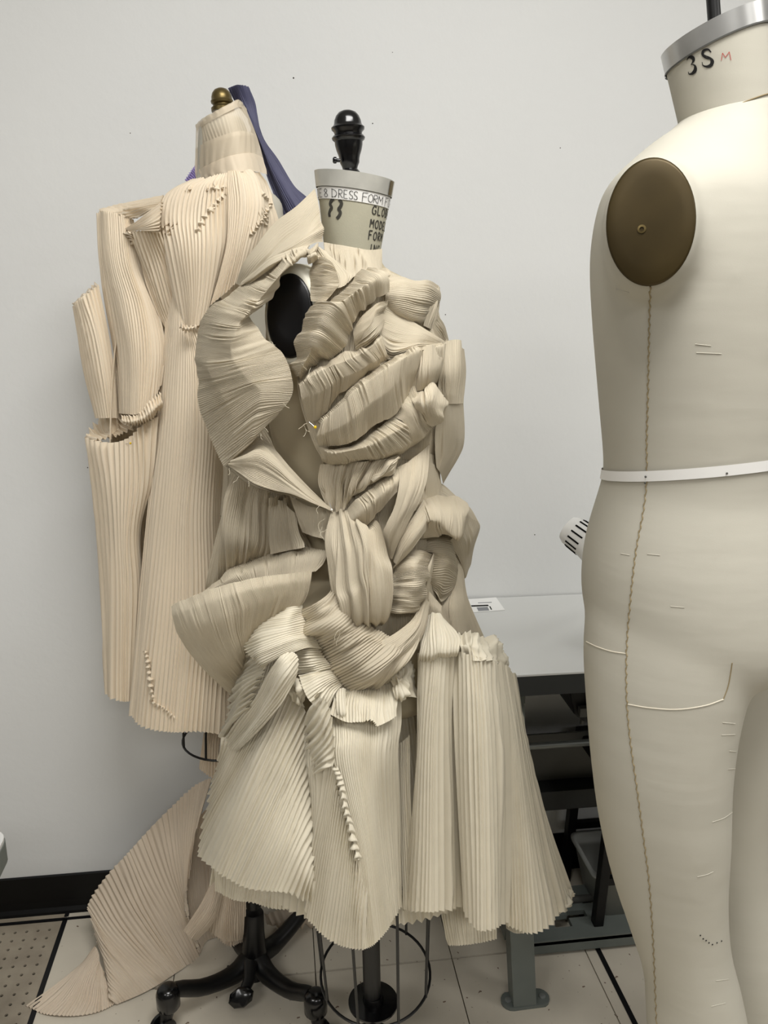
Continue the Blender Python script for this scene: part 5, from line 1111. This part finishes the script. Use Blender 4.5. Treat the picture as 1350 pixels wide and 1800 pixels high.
# main panel
L_('main_panel', 3, [[(585, 1060, 4), (630, 1180, 7.5), (665, 1290, 9), (730, 1285, 10), (830, 1180, 9), (960, 1000, 5)], [(556, 1400, 4), (620, 1440, 8.5), (690, 1480, 11), (770, 1490, 11), (860, 1490, 8), (980, 1450, 3)],
                     (4, [(512, 200, 4.5), (590, 200, 10), (680, 200, 12.5), (770, 200, 12), (860, 200, 8), (960, 200, 2)]), (4, [(468, 600, 5), (560, 600, 11), (650, 600, 13.5), (750, 600, 13), (850, 600, 9), (960, 600, 2)]),
                     (4, [(420, 1100, 5), (520, 1100, 12), (640, 1100, 14.5), (760, 1100, 14), (880, 1100, 9), (980, 1100, 2)]), (4, [(368, 1612, 5), (460, 1680, 11.5), (590, 1702, 14.5), (720, 1700, 14.5), (860, 1712, 9), (980, 1690, 2)])], n=32, nlen=60, folds=[(0.003, 5, 1.2, 2)])
L_('pinch', 4, [[(440, 1290, 10.5), (450, 1330, 11), (462, 1400, 11.5), (470, 1480, 12), (480, 1545, 12.2)], [(446, 1288, 11.4), (458, 1328, 11.9), (470, 1398, 12.4), (478, 1478, 12.9), (490, 1543, 13.2)], [(456, 1286, 11), (470, 1326, 11.5), (480, 1396, 12), (488, 1476, 12.6), (500, 1541, 13)]], n=9, k=0.5, nlen=8)
L_('pinch', 4, [[(480, 1540, 12.2), (530, 1560, 13), (570, 1590, 13.8), (610, 1630, 14.4)], [(482, 1548, 13.2), (530, 1570, 14), (570, 1600, 14.7), (608, 1636, 15.1)], [(478, 1560, 12.6), (526, 1585, 13.6), (564, 1612, 14.2), (602, 1645, 14.8)]], n=8, k=0.5, nlen=8)
L_('pinch', 3, [[(636, 1290, 10), (660, 1300, 11), (690, 1300, 12), (720, 1296, 12.4)], [(638, 1300, 11.5), (662, 1312, 13), (692, 1312, 13.6), (720, 1306, 13.8)], [(640, 1320, 10), (664, 1330, 11.5), (692, 1330, 12), (718, 1324, 12.4)]], n=5, k=0.5, nlen=8)
# side panel with the open pocket lip
L_('pocket_panel', 4, [[(148, 192, -4), (195, 216, 1.5), (290, 226, 4.5), (370, 198, 6), (430, 140, 7), (518, 90, 6.5)], [(182, 430, -3), (230, 440, 2.5), (300, 450, 5.5), (370, 450, 6.5), (430, 430, 7), (482, 420, 5.5)], [(214, 700, -3), (260, 720, 2.5), (310, 730, 5.5), (352, 730, 6.5), (392, 700, 6), (430, 680, 3.5)], [(238, 1000, -3), (280, 1010, 2.5), (322, 1020, 5.5), (362, 1010, 6), (405, 1000, 5), (440, 980, 2)], [(260, 1505, -2), (280, 1525, 2.5), (320, 1545, 4.5), (352, 1548, 4.5), (382, 1540, 3.5), (400, 1530, 1)]], n=14, folds=[(0.003, 4, 1.5, 3)])
L_('pocket_lip', 4, [[(148, 192, -4), (185, 140, -6), (240, 90, -7), (275, 60, -7), (300, 30, -6)], [(160, 205, -2.5), (210, 190, -3), (260, 170, -3), (310, 150, -2), (335, 110, 0)], [(200, 216, 1.2), (250, 205, 1), (310, 190, 2), (345, 175, 3), (400, 150, 5)]], n=9, k=0.5)
# big sleeve fold
L_('sleeve_fold', 3, [[(210, 720, -4), (250, 708, 0), (300, 716, 2), (350, 730, 3), (395, 752, 2.5)], [(222, 950, -3), (270, 955, 2), (320, 960, 4), (380, 970, 4.6), (442, 1010, 2)], [(255, 1200, -2), (320, 1200, 4), (390, 1200, 6), (460, 1210, 6), (522, 1235, 3)], [(295, 1450, -2), (360, 1450, 4.5), (420, 1450, 7), (490, 1440, 7), (557, 1400, 4)], [(320, 1750, -1), (365, 1755, 4.5), (415, 1755, 7), (470, 1720, 7.4), (540, 1600, 5.5)]], n=22, folds=[(0.002, 4, 1.5, 2)])
L_('sleeve_hem', 4, [[(330, 90, 3.5), (380, 90, 6), (430, 70, 7.5), (480, 20, 8), (530, -30, 7)], [(332, 112, 5), (385, 118, 7.5), (440, 100, 9), (490, 60, 9.5), (532, 20, 8)], [(338, 125, 3.5), (390, 140, 6), (445, 125, 7.4), (495, 90, 8), (530, 50, 7)]], n=16, k=0.8, folds=[(0.003, 6, 2, 2)])
L_('shoulder_fold', 3, [[(212, 716, -5), (300, 682, -4), (420, 655, -2), (552, 628, 2)], [(250, 712, 0), (330, 700, 0.5), (430, 682, 3), (540, 660, 5.5)], [(395, 748, 3.5), (430, 735, 4.5), (480, 705, 6), (535, 690, 7)]], n=10, along='u', k=0.5)
L_('shoulder_fold', 3, [[(545, 655, 7.5), (470, 715, 6.5), (410, 762, 5), (352, 800, 3)], [(535, 730, 9.5), (480, 765, 9), (430, 790, 7.5), (365, 806, 4.5)], [(530, 820, 9.5), (480, 812, 9), (430, 808, 7.5), (370, 812, 4.5)]], n=8, along='u', k=0.5)
L_('shoulder_tip', 3, [[(352, 800, 3), (345, 838, 1), (360, 872, 0)], [(375, 815, 5.5), (380, 850, 4.5), (385, 880, 3)], [(395, 830, 5), (400, 860, 4.5), (400, 885, 3.5)]], n=4, k=0.5)
L_('side_fold', 3, [[(372, 815, 4.5), (430, 810, 7), (480, 808, 8.2), (535, 815, 8.4)], [(432, 980, 3.5), (480, 970, 5.5), (530, 960, 6.6), (600, 1000, 6)], [(500, 1180, 3.5), (540, 1180, 4.5), (590, 1175, 5.5), (650, 1120, 5)], [(560, 1320, 3.5), (590, 1320, 4), (630, 1310, 4.5), (680, 1300, 4.5)]], n=10)
L_('lower_sleeve', 3, [[(83, 1200, -4), (105, 1170, -1), (150, 1138, 1), (215, 1085, 0)], [(108, 1330, -4), (150, 1330, 0), (200, 1330, 2), (264, 1320, 0)], [(148, 1560, -4), (190, 1560, 0), (240, 1560, 2), (300, 1560, 0)], [(198, 1775, -4), (230, 1775, 0), (270, 1775, 1), (312, 1775, 0)]], n=11)
L_('sleeve_lip', 3, [[(83, 1202, -4), (120, 1150, -6), (170, 1105, -7), (200, 1075, -6)], [(100, 1180, -2), (140, 1150, -1.5), (180, 1120, -1), (212, 1095, 0)]], n=5, k=0.4)
# back of the dress, closing it behind
bkr = []
for (px, py, hw) in ((398, 335, 75), (365, 420, 115), (325, 620, 122), (328, 900, 132), (355, 1100, 140), (385, 1220, 110)):
    c = P(px, py, DLF); w = hw*zc(c)/FPX
    bkr.append([c+SIDE*(w*math.cos(a))+HEAD*(min(w*0.5, 0.085)*math.sin(a)) for a in np.linspace(-0.2, math.pi+0.2, 15)])
sheet('back_panel', bkr, dl, M_IVORY, n=50, k=0.5, seg=4)

# ------------------------------------------------------------------ purple pleated length behind it
pu = thing('pleated_scarf', 'dark purple pleated cloth hanging behind the neck of the ivory dress', 'scarf', P(480, 380, DLF+0.03))
DPU = DLF
def U_(name, rows, mat=M_PURPLE, **kw):
    sheet(name, [K(3, DLF, r) for r in rows], pu, mat, **kw)
U_('hanging_length', [[(878, 75, -6), (925, 145, -6), (985, 220, -5), (1035, 340, -4), (1075, 500, -4), (1130, 640, -3), (1180, 765, -2)], [(935, 56, -3), (972, 150, -4), (1008, 240, -3.5), (1045, 335, -2.5), (1108, 480, -2), (1180, 620, -1), (1235, 720, -0.5)], [(994, 70, -6), (1018, 160, -6), (1032, 250, -5), (1056, 335, -5), (1128, 440, -5), (1215, 585, -4), (1300, 660, -4)]], n=17, along='u', k=0.7, nlen=50, folds=[(0.004, 3, 4, 1)])
U_('neck_loop', [[(985, 230, -5.5), (1000, 300, -9), (900, 420, -11), (780, 500, -11), (690, 560, -10)], [(1030, 300, -5.5), (1040, 380, -9), (930, 500, -11), (800, 580, -11), (700, 640, -10)]], n=8, along='u', k=0.6)
U_('lilac_tail', [[(724, 455, -9), (695, 495, -9), (660, 548, -9)], [(735, 480, -8.5), (715, 525, -8.5), (690, 570, -8.5)], [(745, 520, -9), (735, 560, -9), (720, 600, -9)]], mat=M_LILAC, n=9, along='v', k=0.6)

# ------------------------------------------------------------------ pleated length spilling onto the floor
tr = thing('pleated_train', 'blush pleated fabric train trailing down onto the floor beside the baseboard', 'fabric', on_plane(250, 1740, 2, 0.0))
def TF(x, y, z=0.003): return on_plane(x/2.411, 1280+y/2.411, 2, z)
def TD(x, y, D): return P(x/2.411, 1280+y/2.411, D)
def keep(p):
    p = np.array(p)
    if p[1] > YW-0.022:                      # stay on this side of the baseboard
        p = CAM+(p-CAM)*((YW-0.022)/p[1])
    if p[2] < 0.004: p = CAM+(p-CAM)*((CAM[2]-0.004)/(CAM[2]-p[2]))
    return p
def TS(name, rows, **kw):
    kw.setdefault('k', 0.5)
    sheet(name, [[keep(q_) for q_ in r] for r in rows], tr, M_TRAIN, **kw)
r0_ = [TF(470, 1110), TD(430, 960, 1.425), TD(385, 800, 1.48), TD(372, 748, 1.50), TD(440, 640, 1.52), TD(540, 530, 1.53), TD(640, 420, 1.53), TD(740, 320, 1.52), TD(830, 240, 1.50), TD(895, 212, 1.48)]
r3_ = [TF(492, 1168), TF(548, 1148), TF(612, 1120), TF(672, 1087), TF(732, 1047), TF(790, 1008), TF(846, 964), TD(806, 830, 1.455), TD(793, 700, 1.45), TD(815, 520, 1.45)]
r1_ = [a*0.67+b*0.33-HEAD*0.02+ZUP*0.012 for a, b in zip(r0_, r3_)]; r2_ = [a*0.33+b*0.67-HEAD*0.015+ZUP*0.012 for a, b in zip(r0_, r3_)]
TS('train_panel', [r0_, r1_, r2_, r3_], n=48, nlen=50, amp_max=0.0045, folds=[(0.003, 5, 1.4, 2)])
TS('train_fan', [[TD(408, 915, 1.425), TD(412, 930, 1.42), TD(420, 960, 1.41), TD(432, 1000, 1.40), TD(442, 1040, 1.385)], [TF(345, 985, 0.03), TF(350, 1020, 0.035), TF(375, 1050, 0.035), TF(420, 1080, 0.03), TF(462, 1100, 0.02)], [TF(230, 1080, 0.010), TF(270, 1130, 0.014), TF(340, 1150, 0.014), TF(420, 1140, 0.012), TF(480, 1130, 0.010)], [TF(106, 1172), TF(190, 1212), TF(300, 1222), TF(410, 1205), TF(492, 1168)]], n=26, nlen=40, folds=[(0.008, 4, 1, 1)])
TS('train_inner', [[TD(840, 380, 1.50), TD(890, 330, 1.50), TD(960, 300, 1.50)], [TD(790, 560, 1.50), TD(850, 560, 1.52), TD(960, 560, 1.52)], [TD(800, 780, 1.49), TD(860, 800, 1.50), TD(960, 800, 1.50)], [TF(845, 960), TF(880, 900), TF(960, 880)]], n=14, k=0.3)
TS('train_ruffle', [[TD(905, 630, 1.40), TD(925, 660, 1.39), TD(945, 700, 1.40)], [TD(855, 740, 1.39), TD(885, 780, 1.37), TD(910, 810, 1.39)], [TD(776, 855, 1.385), TD(805, 885, 1.37), TD(838, 898, 1.385)]], n=13, k=0.7)
TS('train_ruffle', [[TD(925, 660, 1.42), TD(970, 700, 1.40), TD(1045, 720, 1.42)], [TD(890, 770, 1.42), TD(960, 830, 1.39), TD(1040, 830, 1.42)], [TD(870, 840, 1.425), TD(960, 905, 1.40), TD(1035, 890, 1.43)]], n=20, k=0.7, folds=[(0.005, 4, 1, 1)])
TS('train_ruffle', [[TD(890, 780, 1.44), TD(960, 830, 1.42), TD(1030, 840, 1.44)], [TD(890, 855, 1.44), TD(965, 922, 1.42), TD(1030, 905, 1.44)]], n=16, k=0.7)
TS('train_strip', [[TD(862, 20, 1.46), TD(895, 15, 1.45), TD(940, 10, 1.46)], [TD(850, 110, 1.47), TD(885, 105, 1.455), TD(930, 100, 1.46)], [TD(842, 170, 1.48), TD(880, 200, 1.47), TD(930, 230, 1.47)]], n=8, k=0.6)
TS('train_heap', [[TF(1120, 790, 0.06), TF(1200, 770, 0.07), TF(1330, 780, 0.06)], [TF(1130, 820, 0.03), TF(1210, 830, 0.03), TF(1330, 830, 0.03)], [TF(1140, 835, 0.004), TF(1210, 845, 0.004), TF(1330, 840, 0.004)]], n=6, k=0.3)

# ------------------------------------------------------------------ pins
def pin(px, py, D, mat, label, ang, L=0.011, r=0.0022):
    h = P(px, py, D); t = thing('dressmaking_pin', label, 'pin', h, group='dressmaking pins')
    mb = MB(); mb.lathe([(r*0.3, -r), (r*0.8, -r*0.6), (r, 0), (r*0.8, r*0.6), (r*0.3, r)], h, (0, 0, 1), n=14); mb.build('head', mat, t, True)
    d = SIDE*math.cos(ang)+ZUP*math.sin(ang)+HEAD*0.35; d /= np.linalg.norm(d)
    mb = MB(); mb.tube([h, h+d*L], 0.0004, 6); mb.build('shaft', M_ALU, t, True)
pin(554, 751, DM-0.165, M_YPIN, 'yellow-headed pin at the chest opening of the ruffled dress', 2.5)
pin(229, 779, DLF-0.062, M_YPIN, 'yellow-headed pin below the pocket lip of the ivory dress', 3.3)
pin(583, 896, DM-0.135, M_TAPE, 'white-headed pin where the lapel meets the waist', 1.9, r=0.0016)

# ------------------------------------------------------------------ put every thing's empty at its base
for o in list(bpy.data.objects):
    if o.type == 'EMPTY' and 'base' in o:
        b = Vector(o['base']); del o['base']
        o.location = b
        for c in o.children: c.matrix_parent_inverse = Matrix.Translation(-b)
